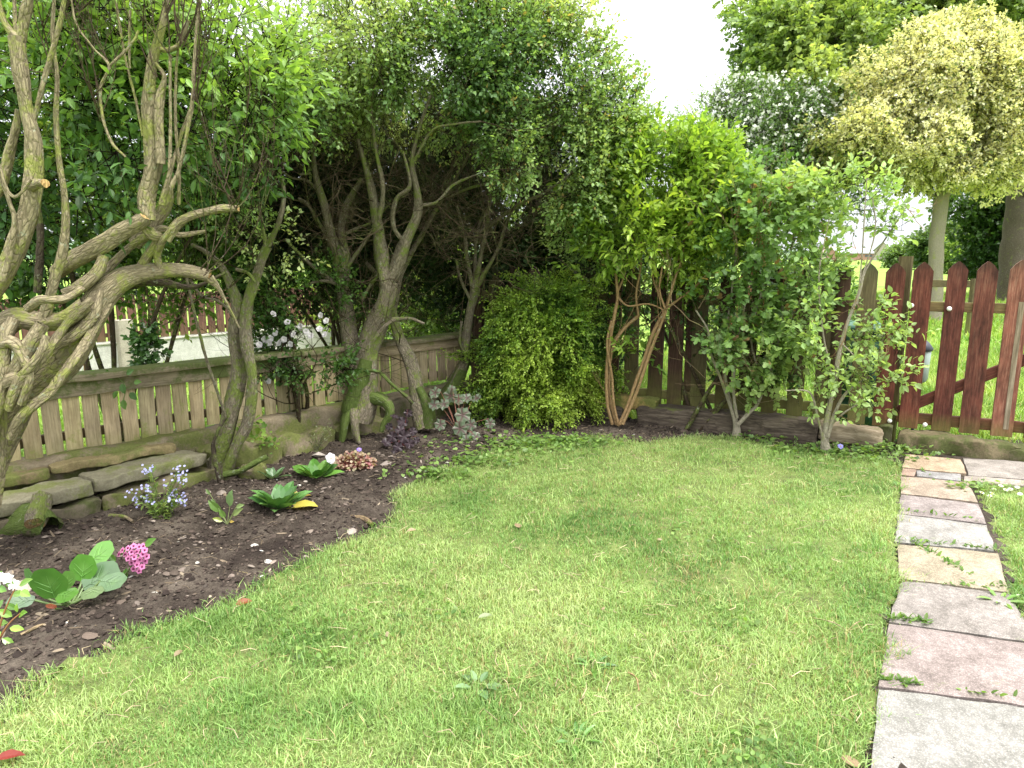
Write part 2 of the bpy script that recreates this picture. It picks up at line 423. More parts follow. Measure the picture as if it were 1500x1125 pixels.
def wood_mat(name, cols, moss=0., mossc=(.12, .15, .03), scale=1.0, rough=.75, low=None, dirt=.5):
    """grain runs along bc.z; low=(z0,z1) makes green algae creep up from the foot"""
    m, t, b = base_mat(name, rough, .25)
    bc = attr(t, 'bc').outputs['Vector']; cl = attr(t, 'col').outputs['Color']
    v = vmap(t, bc, (1, 1, .06))
    n1 = noise(t, v, 120 * scale, 5, .65); n2 = noise(t, vmap(t, bc, (1, 1, .35)), 14, 5, .7)
    base = rampn(t, n1, [(.3, cols[0]), (.5, cols[1]), (.72, cols[2])])
    base = mixc(t, dirt, base, rampn(t, n2, [(.32, G3(.35)), (.6, G3(1.15))]), 'MULTIPLY')
    base = mixc(t, 1.0, base, cl, 'MULTIPLY')
    g = t.nodes.new('ShaderNodeNewGeometry')
    nm = noise(t, g.outputs['Position'], 6, 6, .75)
    if moss:
        sp = t.nodes.new('ShaderNodeSeparateXYZ'); t.links.new(g.outputs['Normal'], sp.inputs[0])
        ad = nd(t, 'ShaderNodeMath', operation='MULTIPLY_ADD'); t.links.new(sp.outputs['Z'], ad.inputs[0]); ad.inputs[1].default_value = .14; t.links.new(nm, ad.inputs[2])
        f = rampn(t, ad.outputs[0], [(.72 - moss * .35, G3(0)), (.84 - moss * .35, G3(.95))])
        nf = noise(t, g.outputs['Position'], 90, 3)
        base = mixc(t, f, base, mixc(t, nf, tuple(x * .55 for x in mossc), tuple(x * 1.7 for x in mossc)))
    if low:
        sp2 = t.nodes.new('ShaderNodeSeparateXYZ'); t.links.new(g.outputs['Position'], sp2.inputs[0])
        mr = nd(t, 'ShaderNodeMapRange'); t.links.new(sp2.outputs['Z'], mr.inputs['Value'])
        mr.inputs['From Min'].default_value = low[0]; mr.inputs['From Max'].default_value = low[1]; mr.inputs['To Min'].default_value = .75; mr.inputs['To Max'].default_value = 0
        mm = nd(t, 'ShaderNodeMath', operation='MULTIPLY'); t.links.new(mr.outputs[0], mm.inputs[0]); t.links.new(rampn(t, nm, [(.3, G3(.2)), (.6, G3(1))]), mm.inputs[1])
        base = mixc(t, mm.outputs[0], base, (.16, .17, .04))
    t.links.new(base, b.inputs['Base Color'])
    bump(t, b, n1, .5, .003)
    return m
M['picket_old'] = wood_mat('weathered_board', [(.27, .20, .13), (.42, .325, .215), (.53, .43, .30)], .42, (.21, .235, .06), low=(.22, .36))
M['rail_old'] = wood_mat('mossy_board', [(.15, .12, .08), (.25, .20, .14), (.34, .29, .20)], .82, (.085, .105, .03))
M['picket_dark'] = wood_mat('dark_stained_board', [(.035, .018, .014), (.065, .032, .024), (.10, .055, .04)], .2, (.12, .13, .03), low=(.1, .45))
M['picket_green'] = wood_mat('algae_board', [(.055, .040, .022), (.095, .075, .038), (.14, .115, .06)], .35, (.14, .15, .03), low=(.1, .5))
M['picket_red'] = wood_mat('red_stained_board', [(.07, .022, .015), (.14, .042, .028), (.21, .092, .062)], .10, (.17, .13, .07), low=(.1, .26), dirt=.95)
M['sleeper'] = wood_mat('old_sleeper', [(.035, .026, .02), (.085, .066, .05), (.19, .155, .12)], .22, (.09, .10, .03), .5, .9)
M['sleeper_pale'] = wood_mat('pale_sleeper', [(.10, .075, .05), (.24, .19, .13), (.38, .32, .24)], .2, (.12, .13, .04), .5, .9)

def stone_mat(name, a, b_, moss=.3, mossc=(.10, .115, .03), speck=.0, fine=80, rough=.85, bstr=.5):
    m, t, b = base_mat(name, rough, .2)
    tc = t.nodes.new('ShaderNodeTexCoord'); v = tc.outputs['Object']; cl = attr(t, 'col').outputs['Color']
    g = t.nodes.new('ShaderNodeNewGeometry')
    n1 = noise(t, v, 9, 7, .7); n2 = noise(t, v, fine, 4, .7)
    base = rampn(t, n1, [(.3, a), (.7, b_)])
    base = mixc(t, .55, base, rampn(t, n2, [(.3, G3(.55)), (.7, G3(1.3))]), 'MULTIPLY')
    base = mixc(t, 1.0, base, cl, 'MULTIPLY')
    if speck:
        vo = nd(t, 'ShaderNodeTexVoronoi'); vo.inputs['Scale'].default_value = 190; t.links.new(v, vo.inputs['Vector'])
        base = mixc(t, speck, base, rampn(t, vo.outputs['Distance'], [(.1, G3(1.5)), (.5, G3(.75))]), 'MULTIPLY')
    if moss:
        nm = noise(t, g.outputs['Position'], 5, 7, .75)
        f = rampn(t, nm, [(.66 - moss * .3, G3(0)), (.76 - moss * .3, G3(.93))])
        base = mixc(t, f, base, mixc(t, n2, tuple(x * .5 for x in mossc), tuple(x * 1.8 for x in mossc)))
    t.links.new(base, b.inputs['Base Color'])
    bump(t, b, n2, bstr, .006)
    return m
M['stone'] = stone_mat('mossy_sandstone', (.13, .105, .07), (.27, .22, .15), .75, (.105, .12, .032))
M['stone_top'] = stone_mat('lichen_slab', (.15, .135, .09), (.27, .25, .17), .55, (.13, .145, .045))
M['stone_dark'] = stone_mat('dark_mossy_stone', (.09, .075, .05), (.17, .145, .10), .6, (.06, .07, .022))
M['flag'] = stone_mat('paving_flag', (.46, .45, .43), (.98, .97, .96), .06, (.16, .17, .10), speck=.85, fine=75, bstr=.5)
M['paint_white'] = stone_mat('white_render', (.40, .39, .36), (.60, .59, .56), .22, (.24, .27, .14))
M['plain'] = stone_mat('plain_wear', (.85, .85, .85), (1.1, 1.1, 1.1), 0, bstr=.15)

# ============================================================ THE SETTING
def inpoly(x, y, poly):
    poly = np.asarray(poly); c = np.zeros(x.shape, bool); n = len(poly)
    for i in range(n):
        x1, y1 = poly[i][:2]; x2, y2 = poly[(i + 1) % n][:2]
        m = ((y1 > y) != (y2 > y))
        with np.errstate(divide='ignore', invalid='ignore'):
            xx = (x2 - x1) * (y - y1) / (y2 - y1 + 1e-12) + x1
        c ^= m & (x < xx)
    return c
def pdist(x, y, poly):
    poly = np.asarray(poly)[:, :2]; d = np.full(x.shape, 1e9); n = len(poly)
    for i in range(n):
        a = poly[i]; b = poly[(i + 1) % n]; ab = b - a; L = ab @ ab + 1e-12
        t = np.clip(((x - a[0]) * ab[0] + (y - a[1]) * ab[1]) / L, 0, 1)
        d = np.minimum(d, np.hypot(x - a[0] - t * ab[0], y - a[1] - t * ab[1]))
    return d
EDGE = [(-60, 1075), (0, 1040), (60, 985), (150, 950), (230, 922), (300, 897), (350, 880), (385, 850), (420, 825), (470, 802), (520, 785),
        (560, 768), (580, 745), (570, 722), (610, 705), (660, 685), (700, 668), (750, 652), (800, 643), (870, 641), (940, 646), (1000, 642),
        (1060, 640), (1120, 650), (1180, 660), (1240, 665), (1300, 668)]
PATHL = [(1322, 690), (1318, 750), (1312, 800), (1320, 850), (1302, 900), (1293, 960), (1290, 1010), (1285, 1080), (1278, 1125), (1262, 1250)]
PATHR = [(1600, 1125), (1545, 1000), (1502, 930), (1492, 900), (1480, 850), (1470, 800), (1454, 760), (1438, 730), (1424, 706)]
LAWN = [G(a, b)[:2] for a, b in EDGE + PATHL] + [np.array(q) for q in ((.75, .3), (-3.2, .3), (-3.2, 1.3), (-2.2, 1.75))]
LAWN2 = [G(a, b)[:2] for a, b in PATHR] + [G(1500, 712)[:2], G(1640, 722)[:2], np.array([5.6, 3.6]), np.array([5.6, .6]), np.array([1.6, .6])]
lh = lambda x, y: .012 * vnoise(x, y, 1.3) + .007 * vnoise(x, y, 3.7, 1)
sh = lambda x, y: .020 + .022 * vnoise(x, y, 3.1, 2) + .015 * vnoise(x, y, 8.5, 3) + .010 * np.abs(vnoise(x, y, 19, 4)) + .007 * vnoise(x, y, 41, 5) + .004 * vnoise(x, y, 83, 6)

def ground_mat(name, stops, scale, fine, fs=(.6, 1.3), rough=.95, bs=.6, bd=.01):
    m, t, b = base_mat(name, rough, .1)
    g = t.nodes.new('ShaderNodeNewGeometry'); p = g.outputs['Position']
    n1 = noise(t, p, scale, 7, .7); n2 = noise(t, p, fine, 5, .75)
    c = mixc(t, .8, rampn(t, n1, stops), rampn(t, n2, [(.32, G3(fs[0])), (.68, G3(fs[1]))]), 'MULTIPLY')
    t.links.new(c, b.inputs['Base Color']); bump(t, b, n2, bs, bd); return m
M['soil'] = ground_mat('dark_soil', [(.30, (.028, .021, .018)), (.48, (.058, .046, .037)), (.62, (.115, .094, .075)), (.75, (.15, .125, .10))], 3.2, 130, (.4, 1.5), bs=.9)
M['turf'] = ground_mat('turf_base', [(.3, (.08, .085, .04)), (.5, (.14, .18, .055)), (.7, (.21, .25, .09))], 9, 160, (.5, 1.4))
M['field'] = ground_mat('field_grass', [(.3, (.13, .22, .04)), (.5, (.20, .30, .055)), (.7, (.27, .36, .09))], .6, 25, (.75, 1.2))

def sheet(name, x0, x1, y0, y1, res, hf, keep, mat, kind='structure', margin=0):
    xs = np.arange(x0, x1 + res, res); ys = np.arange(y0, y1 + res, res)
    X, Y = np.meshgrid(xs, ys); Z = hf(X, Y); nx = len(xs)
    i = np.arange(len(ys) - 1)[:, None] * nx + np.arange(nx - 1)[None]
    f = np.stack([i, i + 1, i + nx + 1, i + nx], -1).reshape(-1, 4)
    cx = X[:-1, :-1].ravel() + res / 2; cy = Y[:-1, :-1].ravel() + res / 2
    f = f[keep(cx, cy)]
    u, inv = np.unique(f, return_inverse=True)
    mb = MB(); mb.add(np.stack([X.ravel()[u], Y.ravel()[u], Z.ravel()[u]], -1), [inv.reshape(-1, 4)], smooth=True)
    return tag(mb.build(name, mat), kind=kind)
# far ground, one sheet to the horizon, rising gently away from the garden
mb = MB()
fx = np.concatenate([-np.geomspace(1500, 3, 26), np.linspace(-2.5, 2.5, 6), np.geomspace(3, 1500, 26)])
fy = np.concatenate([[-60, -20, -5], np.linspace(0, 12, 13), np.geomspace(13, 1900, 40)])
XX, YY = np.meshgrid(fx, fy)
ZZ = -.05 + .06 * snoise(np.stack([XX / 9, YY / 9, 0 * XX], -1), 4) * np.clip((np.hypot(XX, YY) - 7) / 5, 0, 1)
i = np.arange(len(fy) - 1)[:, None] * len(fx) + np.arange(len(fx) - 1)[None]
mb.add(np.stack([XX, YY, ZZ], -1).reshape(-1, 3), [np.stack([i, i + 1, i + len(fx) + 1, i + len(fx)], -1).reshape(-1, 4)], smooth=True)
tag(mb.build('field', M['field']), kind='structure')
keep_l = lambda x, y: inpoly(x, y, LAWN) & ((pdist(x, y, LAWN) > .045 + .05 * vnoise(x, y, 11)) | (x > 1.0))
sheet('lawn', -3.2, 2.6, .3, 5.4, .025, lambda x, y: .006 + lh(x, y), keep_l, M['turf'])
sheet('side_lawn', 1.2, 5.6, .6, 4.7, .05, lambda x, y: .006 + lh(x, y), lambda x, y: inpoly(x, y, LAWN2), M['turf'])
def soil_h(x, y):
    d = pdist(x, y, LAWN); ins = inpoly(x, y, LAWN)
    k = np.where(ins, np.clip(1 - d / .05, 0, 1) * .35, .35 + .65 * np.clip(d / .10, 0, 1))
    return -.012 + (sh(x, y) + .012) * k + np.where(x < -1.2, .0, 0)
FA = np.array([-2.42, 3.66]); FB = np.array([-.41, 5.9])            # left fence line
fdir = (FB - FA) / np.linalg.norm(FB - FA); fnrm = np.array([fdir[1], -fdir[0]])   # towards the lawn
RA = np.array([-.35, 6.20]); RB = np.array([3.35, 4.43])            # right fence line
rdir = (RB - RA) / np.linalg.norm(RB - RA); rnrm = np.array([rdir[1], -rdir[0]])   # towards the camera
def keep_s(x, y):
    side = (x - FA[0]) * fnrm[0] + (y - FA[1]) * fnrm[1] > .03
    s2 = (x - RA[0]) * rnrm[0] + (y - RA[1]) * rnrm[1] > .02
    inl = inpoly(x, y, LAWN) & (pdist(x, y, LAWN) > .16)
    return side & s2 & ~inl & (y > .9) & (x < 2.36) & ~((y < 4.3) & (x > 1.0))
sheet('flower_bed_soil', -4.2, 3.0, .9, 6.4, .016, soil_h, keep_s, M['soil'])
# earth under the path
tag(sheet('path_bed', 1.0, 5.0, .3, 4.9, .05, lambda x, y: .006 + .004 * vnoise(x, y, 9), lambda x, y: (~inpoly(x, y, LAWN)) & (~inpoly(x, y, LAWN2)) & (x > .65 + 0 * y), M['soil']))

# ---------------- paving slabs, each its own thing
def slab(quad, z, th, name, label, tone, crack=None, seed=0):
    q = np.array([G(a, b, z)[:2] for a, b in quad])        # order: near left, near right, far right, far left
    c = q.mean(0); q = c + (q - c) * .998
    nu, nv = 26, 16; mb = MB()
    u, v = np.meshgrid(np.linspace(0, 1, nu), np.linspace(0, 1, nv))
    p = (q[0] * ((1 - u) * (1 - v))[..., None] + q[1] * (u * (1 - v))[..., None] + q[2] * (u * v)[..., None] + q[3] * ((1 - u) * v)[..., None])
    e = np.minimum(np.minimum(u, 1 - u) * 1.5, np.minimum(v, 1 - v))
    edge = (e < .001)
    jit = .005 * np.stack([vnoise(p[..., 0], p[..., 1], 9, seed), vnoise(p[..., 0], p[..., 1], 9, seed + 3)], -1)
    p = p + jit * edge[..., None]
    Z = z + .0035 * vnoise(p[..., 0], p[..., 1], 6, seed) + .0015 * vnoise(p[..., 0], p[..., 1], 40, seed) - .006 * (e < .03)
    tp = np.concatenate([p, Z[..., None]], -1).reshape(-1, 3)
    i = np.arange(nv - 1)[:, None] * nu + np.arange(nu - 1)[None]
    mb.add(tp, [np.stack([i, i + 1, i + nu + 1, i + nu], -1).reshape(-1, 4)], tone, smooth=True)
    ring = [k for k in range(nu)] + [nu * r + nu - 1 for r in range(1, nv)] + [nu * (nv - 1) + k for k in range(nu - 2, -1, -1)] + [nu * r for r in range(nv - 2, 0, -1)]
    a = tp[ring]; b = a.copy(); b[:, 2] = z - th; n = len(ring)
    mb.add(np.vstack([b, a]), [[[k, (k + 1) % n, n + (k + 1) % n, n + k] for k in range(n)]], np.array(tone) * .8)
    o = mb.build(name, M['flag'], loc=(c[0], c[1], 0))
    return tag(o, label, 'paving slab', 'slabs of the garden path')
slab([(1262, 1250), (1720, 1250), (1560, 1042), (1288, 1006)], .018, .05, 'paving_slab', 'pale whitish grey paving slab nearest in the path', (.33, .322, .30), seed=1)
slab([(1288, 1003), (1556, 1038), (1522, 942), (1302, 912)], .022, .05, 'paving_slab', 'large pinkish brown gritty slab just beyond the whitish one', (.33, .275, .26), seed=2)
slab([(1302, 909), (1521, 939), (1478, 868), (1320, 848)], .020, .05, 'paving_slab', 'grey brown gritty slab in front of the yellow sandstone slab', (.31, .28, .26), seed=3)
slab([(1318, 845), (1478, 865), (1462, 808), (1316, 795)], .024, .05, 'paving_slab', 'yellow sandstone slab with weeds growing in a diagonal crack', (.40, .345, .255), seed=4)
slab([(1312, 792), (1458, 806), (1446, 768), (1316, 752)], .020, .05, 'paving_slab', 'light grey slab with a dark crack behind the yellow one', (.36, .345, .325), seed=5)
slab([(1316, 750), (1446, 766), (1433, 737), (1320, 723)], .018, .05, 'paving_slab', 'purplish grey slab between light grey and beige slabs', (.33, .285, .275), seed=6)
slab([(1320, 721), (1433, 734), (1419, 705), (1320, 696)], .022, .05, 'paving_slab', 'beige sandstone slab at the top end of the narrow path', (.42, .34, .27), seed=7)
slab([(1320, 694), (1341, 696), (1342, 687), (1322, 685)], .020, .05, 'paving_slab', 'small reddish stone piece left of the thin grey strip', (.42, .30, .24), seed=8)
slab([(1343, 696), (1407, 703), (1408, 694), (1344, 688)], .018, .05, 'paving_slab', 'thin blue grey stone strip set across the path', (.34, .33, .33), seed=9)
slab([(1322, 683), (1416, 693), (1408, 671), (1326, 664)], .024, .05, 'paving_slab', 'orange beige slab below the left end of the gate step', (.50, .38, .27), seed=10)
slab([(1418, 694), (1640, 712), (1600, 680), (1411, 670)], .020, .05, 'paving_slab', 'large grey slab below the right half of the gate', (.38, .345, .315), seed=11)
slab([(1411, 703), (1640, 722), (1640, 714), (1412, 696)], .016, .05, 'paving_slab', 'narrow pale stone strip along the front of the large grey slab', (.44, .385, .34), seed=12)

# ---------------- rough stones and old timbers
def rough(name, label, cat, c, size, ax, mat, col=(1, 1, 1), amp=.012, sub=9, seed=0, group=None, bev=.22, parent=None, freq=7, tilt=0, taper=0):
    """a roughly squared stone or timber: centre, size (along, across, high)"""
    bm_n = sub
    ax = nrm(np.array([ax[0], ax[1], tilt])); upv = np.array([0, 0, 1.0]); upv = nrm(upv - ax * (upv @ ax)); ac = np.cross(upv, ax)
    mb = MB(); L, Wd, Hh = np.array(size) / 2
    nl = max(4, int(size[0] / max(size[2], .03) * sub * .6)); nl = min(nl, 70)
    # superellipse cross sections swept along the length
    th = np.arange(32) * 2 * pi / 32; ex = .24
    cx = np.sign(np.cos(th)) * np.abs(np.cos(th)) ** ex; cy = np.sign(np.sin(th)) * np.abs(np.sin(th)) ** ex
    s = np.linspace(-1, 1, nl); nl += 4; s = np.sort(np.concatenate([s, [-.995, -.98, .98, .995]])); V = []
    for t in s:
        k = (1 - max(0, abs(t) - (1 - bev * Wd / L)) / (bev * Wd / L) * .16)
        k *= 1 - taper * (t + 1) / 2
        V.append(np.array(c) + ax * L * t + ac * (cx * Wd * k)[:, None] + upv * (cy * Hh * k)[:, None])
    V = np.array(V); q = V.reshape(-1, 3)
    q0 = q
    for kx in range(3):
        d_ = (ax, ac, upv)[kx]
        q = q + d_ * (amp * (.8, 1, .8)[kx] * snoise(q0 + seed * 3.1 + kx * 5, kx, freq) + amp * .45 * snoise(q0 + seed, 3 + kx, freq * 2.8) + amp * .25 * snoise(q0 + seed, 6 + kx, freq * 7))[:, None]
    loc = np.stack([(q - c) @ ac, (q - c) @ upv, (q - c) @ ax], -1) + seed * 1.7
    i = np.arange(nl - 1)[:, None] * 32; j = np.arange(32)[None]
    mb.add(q, [np.stack([i + j, i + (j + 1) % 32, i + 32 + (j + 1) % 32, i + 32 + j], -1).reshape(-1, 4)], col, loc, 0, True)
    for e0, fl in ((0, 1), (nl - 1, 0)):
        r = q[e0 * 32:(e0 + 1) * 32]; m = r.mean(0)
        f = [[k, (k + 1) % 32, 32] if not fl else [(k + 1) % 32, k, 32] for k in range(32)]
        mb.add(np.vstack([r, m]), [f], col, np.vstack([loc[e0 * 32:(e0 + 1) * 32], loc.mean(0)]), 0, False)
    if parent is not None: return mb.build(name, mat, parent)
    o = mb.build(name, mat, loc=(c[0], c[1], c[2] - Hh))
    return tag(o, label, cat, group)
def fp(t, off, z):     # point along left fence: t metres from FA, off metres towards the lawn
    q = FA + fdir * t + fnrm * off; return np.array([q[0], q[1], z])
def rp(t, off, z):
    q = RA + rdir * t + rnrm * off; return np.array([q[0], q[1], z])

# ---------------- left fence
LT0, LT1 = -.75, 3.03
t = thing('low_picket_fence', 'low weathered picket fence with mossy top rail along the flower bed', 'fence', (*FA, .0))
k = 0; s = LT0
while s < LT1 - .05:
    w_ = .082 + rng.normal() * .003; h1 = .575 + rng.normal() * .004; h0 = .245 + .055 * max(s, 0) / 3 + rng.normal() * .006
    mb = MB(); g_ = rng.uniform(.8, 1.15)
    lean = rng.normal() * .012
    if rng.random() < .0: pass
    c = fp(s + w_ / 2, 0 + rng.normal() * .002, (h0 + h1) / 2)
    obox(mb, c, (h1 - h0, w_, .019), (fdir[0] * lean, fdir[1] * lean, 1), (g_, g_ * rng.uniform(.97, 1.05), g_ * rng.uniform(.9, 1.02)), 0, (fnrm[0], fnrm[1], 0))
    mb.build('picket', M['picket_old'], t); s += .0965 + rng.normal() * .0015; k += 1
def rail(parent, name, s0, s1, off, z, wd, ht, mat, PF=fp, dirv=fdir, col=(1, 1, 1), amp=.0025, seed=3):
    a = PF(s0, off, z); b = PF(s1, off, z); c = (a + b) / 2
    return rough(name, None, None, c, (s1 - s0, wd, ht), (dirv[0], dirv[1]), mat, col, amp, 8, seed, parent=parent, freq=4, bev=.05)
rail(t, 'cap_board', LT0, 1.42, .012, .660, .135, .042, M['rail_old'], seed=3)
rail(t, 'cap_board', 1.43, LT1 + .02, .012, .653, .130, .040, M['rail_old'], seed=5)
rail(t, 'front_board', LT0, 1.42, .024, .600, .02, .085, M['rail_old'], seed=7)
rail(t, 'front_board', 1.43, LT1, .024, .600, .018, .078, M['picket_old'], seed=8)
rail(t, 'lower_rail', LT0, LT1, -.035, .34, .035, .05, M['picket_dark'], seed=9)
for s in (-.3, 1.42, 2.98):
    mb = MB(); obox(mb, fp(s, -.06, .33), (.62, .07, .07), (0, 0, 1), (.9, .9, .85), 0, (fnrm[0], fnrm[1], 0)); mb.build('post', M['rail_old'], t)

# ---------------- stones below the left fence
def stone(name, label, s0, s1, off, z0, z1, wd, mat=None, seed=0, amp=.012, tilt=0, yaw=0, cat='stone', group='edging stones of the flower bed', col=(1, 1, 1), taper=0):
    a = fp(s0, off, 0); b = fp(s1, off + yaw, 0); c = (a + b) / 2; c[2] = (z0 + z1) / 2
    d = nrm(b - a)
    return rough(name, label, cat, c, (np.linalg.norm(b - a), wd, z1 - z0), d[:2], mat or M['stone'], col, amp, 9, seed, group, tilt=tilt, taper=taper)
stone('stone_slab', 'long flat lichen covered stone slab at the front of the left edging', .02, .62, .29, .115, .185, .20, M['stone_top'], 1, .007, yaw=-.06)
stone('stone_slab', 'mossy flat slab left of the long lichen covered one, cut by the picture edge', -.60, .015, .33, .10, .175, .20, M['stone_top'], 2, .007, yaw=-.035)
stone('stone_slab', 'thin tan slab directly under the fence pickets above the long slab', -.1, .52, .10, .19, .24, .17, M['stone_top'], 3, .007, col=(1.15, 1, .75))
stone('stone_slab', 'thin dark stone under the leftmost fence pickets', -.75, -.11, .11, .18, .235, .18, M['stone'], 4, .007, col=(.9, .85, .7))
stone('fence_footing', 'long low mossy ledge directly under the pickets of the weathered fence', -.75, 3.0, .03, -.05, .262, .17, M['stone'], 14, .010, cat='ledge', group=None)
stone('edging_stone', 'low mossy stone peeping out below the long flat slab', .05, .66, .335, -.04, .09, .12, M['stone'], 5, .014, yaw=-.06)
stone('edging_stone', 'dark soil stained stone under the left slab near the stump', -.62, .04, .36, -.05, .085, .13, M['stone_dark'], 6, .014)
stone('edging_stone', 'big moss topped stone right of the slabs behind the forget-me-nots', .66, 1.14, .13, -.03, .175, .22, M['stone'], 7, .022)
stone('edging_stone', 'small upright stone leaning below the big moss topped one', .66, .80, .27, -.04, .13, .09, M['stone_top'], 8, .012)
stone('edging_stone', 'mossy stone behind the split trunk with the red rotten wood', 1.16, 1.58, .12, -.03, .15, .18, M['stone'], 9, .022)
stone('edging_stone', 'low tan and mossy stone right of the twin stemmed trunk', 1.60, 2.02, .11, -.03, .14, .17, M['stone'], 10, .022)
stone('edging_stone', 'dark stone behind the roots of the big mossy trunk', 2.04, 2.50, .10, -.03, .235, .17, M['stone_dark'], 11, .018)
stone('edging_stone', 'dark stone in the fence corner behind the rearmost trunk', 2.52, 3.0, .09, -.03, .25, .16, M['stone_dark'], 12, .018)
rough('edging_stone', 'mossy rounded rock at the foot of the twin stemmed trunk', 'stone', G(372, 693, .03), (.16, .1, .08), (1, .2), M['stone'], (1, 1, 1), .014, 9, 21, 'edging stones of the flower bed')
rough('edging_stone', 'mossy block at the left picture edge beside the sawn stump', 'stone', G(2, 760, .05), (.22, .13, .16), (.6, .8), M['stone'], (1, 1, 1), .016, 9, 22, 'edging stones of the flower bed')

# ---------------- right fence (dark part), gate, sleepers
def picket(parent, s, wd, z0, z1, mat, tone, off=0, lean=0, th=.021, tipc=None):
    c0 = rp(s, off, z0); d = np.array([rdir[0] * lean, rdir[1] * lean, 1.0]); d /= np.linalg.norm(d)
    ax3 = np.array([rdir[0], rdir[1], 0]); n3 = np.array([rnrm[0], rnrm[1], 0])
    Hh = z1 - z0; tp = wd * .52
    ys = [0, .15, .4, .65, .85, (Hh - tp) / Hh]
    ys = [y * Hh for y in ys[:-1]] + [Hh - tp]
    ys = sorted(set(ys)); V = []; prof = []
    for y in ys: prof.append((y, wd / 2))
    prof.append((Hh - tp * .45, wd * .30)); prof.append((Hh, wd * .035))
    mb = MB(); b = .003
    for y, hw in prof:
        for sx, so in ((-1, -1), (-1, 1), (1, 1), (1, -1)):
            V.append(c0 + d * y + ax3 * (hw) * sx + n3 * (th / 2) * so)
    V = np.array(V); n = len(prof); f = []
    tone = np.tile(np.array(tone, float), (len(V), 1)); tone[-8:] *= np.array([.62, .8, .8]); tone[-12:-8] *= np.array([.85, .95, .95])
    for i in range(n - 1):
        for k in range(4): f.append([i * 4 + k, i * 4 + (k + 1) % 4, i * 4 + 4 + (k + 1) % 4, i * 4 + 4 + k])
    f += [[3, 2, 1, 0], [n * 4 - 4, n * 4 - 3, n * 4 - 2, n * 4 - 1]]
    loc = np.stack([(V - c0) @ ax3, (V - c0) @ n3, (V - c0) @ d], -1) + rng.uniform(0, 60)
    mb.add(V, [f], tone, loc)
    # weathered tip edges
    return mb.build('picket', mat, parent)
FT = np.linalg.norm(RB - RA)
def sx(px):   # distance along the right fence for a picture column
    u = (px - 750) / F
    # X = u*d, Y = d*(cosT + v sinT); use v of the rail
    best = 0; t_ = 0
    for s in np.linspace(-.5, 5.2, 1200):
        q = RA + rdir * s; e_ = abs(q[0] / (q[1] / cos(TILT) * 1.0) - u)
        if s == -.5 or e_ < best: best = e_; t_ = s
    return t_
t = thing('picket_fence', 'tall dark picket fence half hidden behind the shrubs up to the gate', 'fence', (*RA, 0))
gate_s = sx(1313)
pcs = [(s_, None) for s_ in np.arange(.05, sx(1215), .176)]
for s_, _ in pcs:
    gr = rng.random() < .45
    picket(t, s_ + rng.normal() * .006, .112, .14 + rng.normal() * .008, 1.22 + rng.normal() * .015, M['picket_green'] if gr else M['picket_dark'], (rng.uniform(.8, 1.2),) * 3, lean=rng.normal() * .01)
picket(t, sx(1222), .10, .13, 1.245, M['picket_dark'], (1.1,) * 3)
picket(t, sx(1259), .112, .13, 1.255, M['picket_green'], (1.35,) * 3)
picket(t, sx(1297), .118, .13, 1.255, M['picket_red'], (.85, .8, .8))['label'] = 'reddish end picket next to the gate'
for z_ in (.97, .22): rail(t, 'rail', -.05, gate_s - .02, -.03, z_, .04, .07, M['picket_green'], rp, rdir, (1.3, 1.3, 1.2), seed=int(z_ * 10))
for s_ in (.02, 1.9):
    mb = MB(); obox(mb, rp(s_, -.085, .6), (1.2, .08, .08), (0, 0, 1), (1, 1, 1), 0, (rnrm[0], rnrm[1], 0)); mb.build('post', M['picket_dark'], t)
mb = MB(); obox(mb, rp(sx(1311), -.1, .64), (1.32, .085, .085), (0, 0, 1), (1.1, 1.1, 1), 0, (rnrm[0], rnrm[1], 0), .012); mb.build('post', M['picket_green'], t)

g = thing('garden_gate', 'red brown picket gate with a diagonal brace and white cap nuts', 'gate', (*rp(gate_s, 0, 0)[:2], 0))
gp = [(1336, .115, 1.262, (.95, .9, .9)), (1385, .112, 1.268, (.72, .68, .7)), (1427, .115, 1.268, (.85, .9, .9)), (1476, .120, 1.278, (1.45, 1.8, 1.8)), (1526, .115, 1.27, (.8, .8, .8)), (1572, .115, 1.27, (1, .9, .9))]
for px_, wd_, z1_, tn in gp: picket(g, sx(px_), wd_, .135, z1_, M['picket_red'], tn, lean=-.0)
# bare weathered streak on the pale picket
mb = MB(); c_ = rp(sx(1481), .0125, .60); obox(mb, c_, (.83, .030, .003), (0, 0, 1), (.95, .95, .95), 0, (rnrm[0], rnrm[1], 0), .001)
o = mb.build('bare_wood_streak', M['sleeper_pale'], g)
rail(g, 'rail', gate_s + .02, gate_s + 1.25, -.03, .97, .035, .065, M['picket_green'], rp, rdir, (1.7, 1.5, 1.3), seed=31)
rail(g, 'rail', gate_s + .02, gate_s + 1.25, -.03, .20, .035, .075, M['picket_red'], rp, rdir, (.7, .65, .65), seed=32)
a_ = rp(gate_s + .03, -.032, .24); b_ = rp(gate_s + 1.2, -.032, .93)
mb = MB(); obox(mb, (a_ + b_) / 2, (np.linalg.norm(b_ - a_), .03, .07), b_ - a_, (.75, .72, .7), 0, (0, 0, 1)); mb.build('brace', M['picket_red'], g)
def ball(mb, c, r, col=(1, 1, 1), mat=0, seg=10, sq=1.0):
    th = np.linspace(0, pi, seg // 2 + 2); ph = np.arange(seg) * 2 * pi / seg
    V = np.array([[r * sin(a) * cos(b), r * sin(a) * sin(b), r * cos(a) * sq] for a in th for b in ph]) + c
    n = len(th); f = [[i * seg + k, (i + 1) * seg + k, (i + 1) * seg + (k + 1) % seg, i * seg + (k + 1) % seg] for i in range(n - 1) for k in range(seg)]
    mb.add(V, [f], col, None, mat, True)
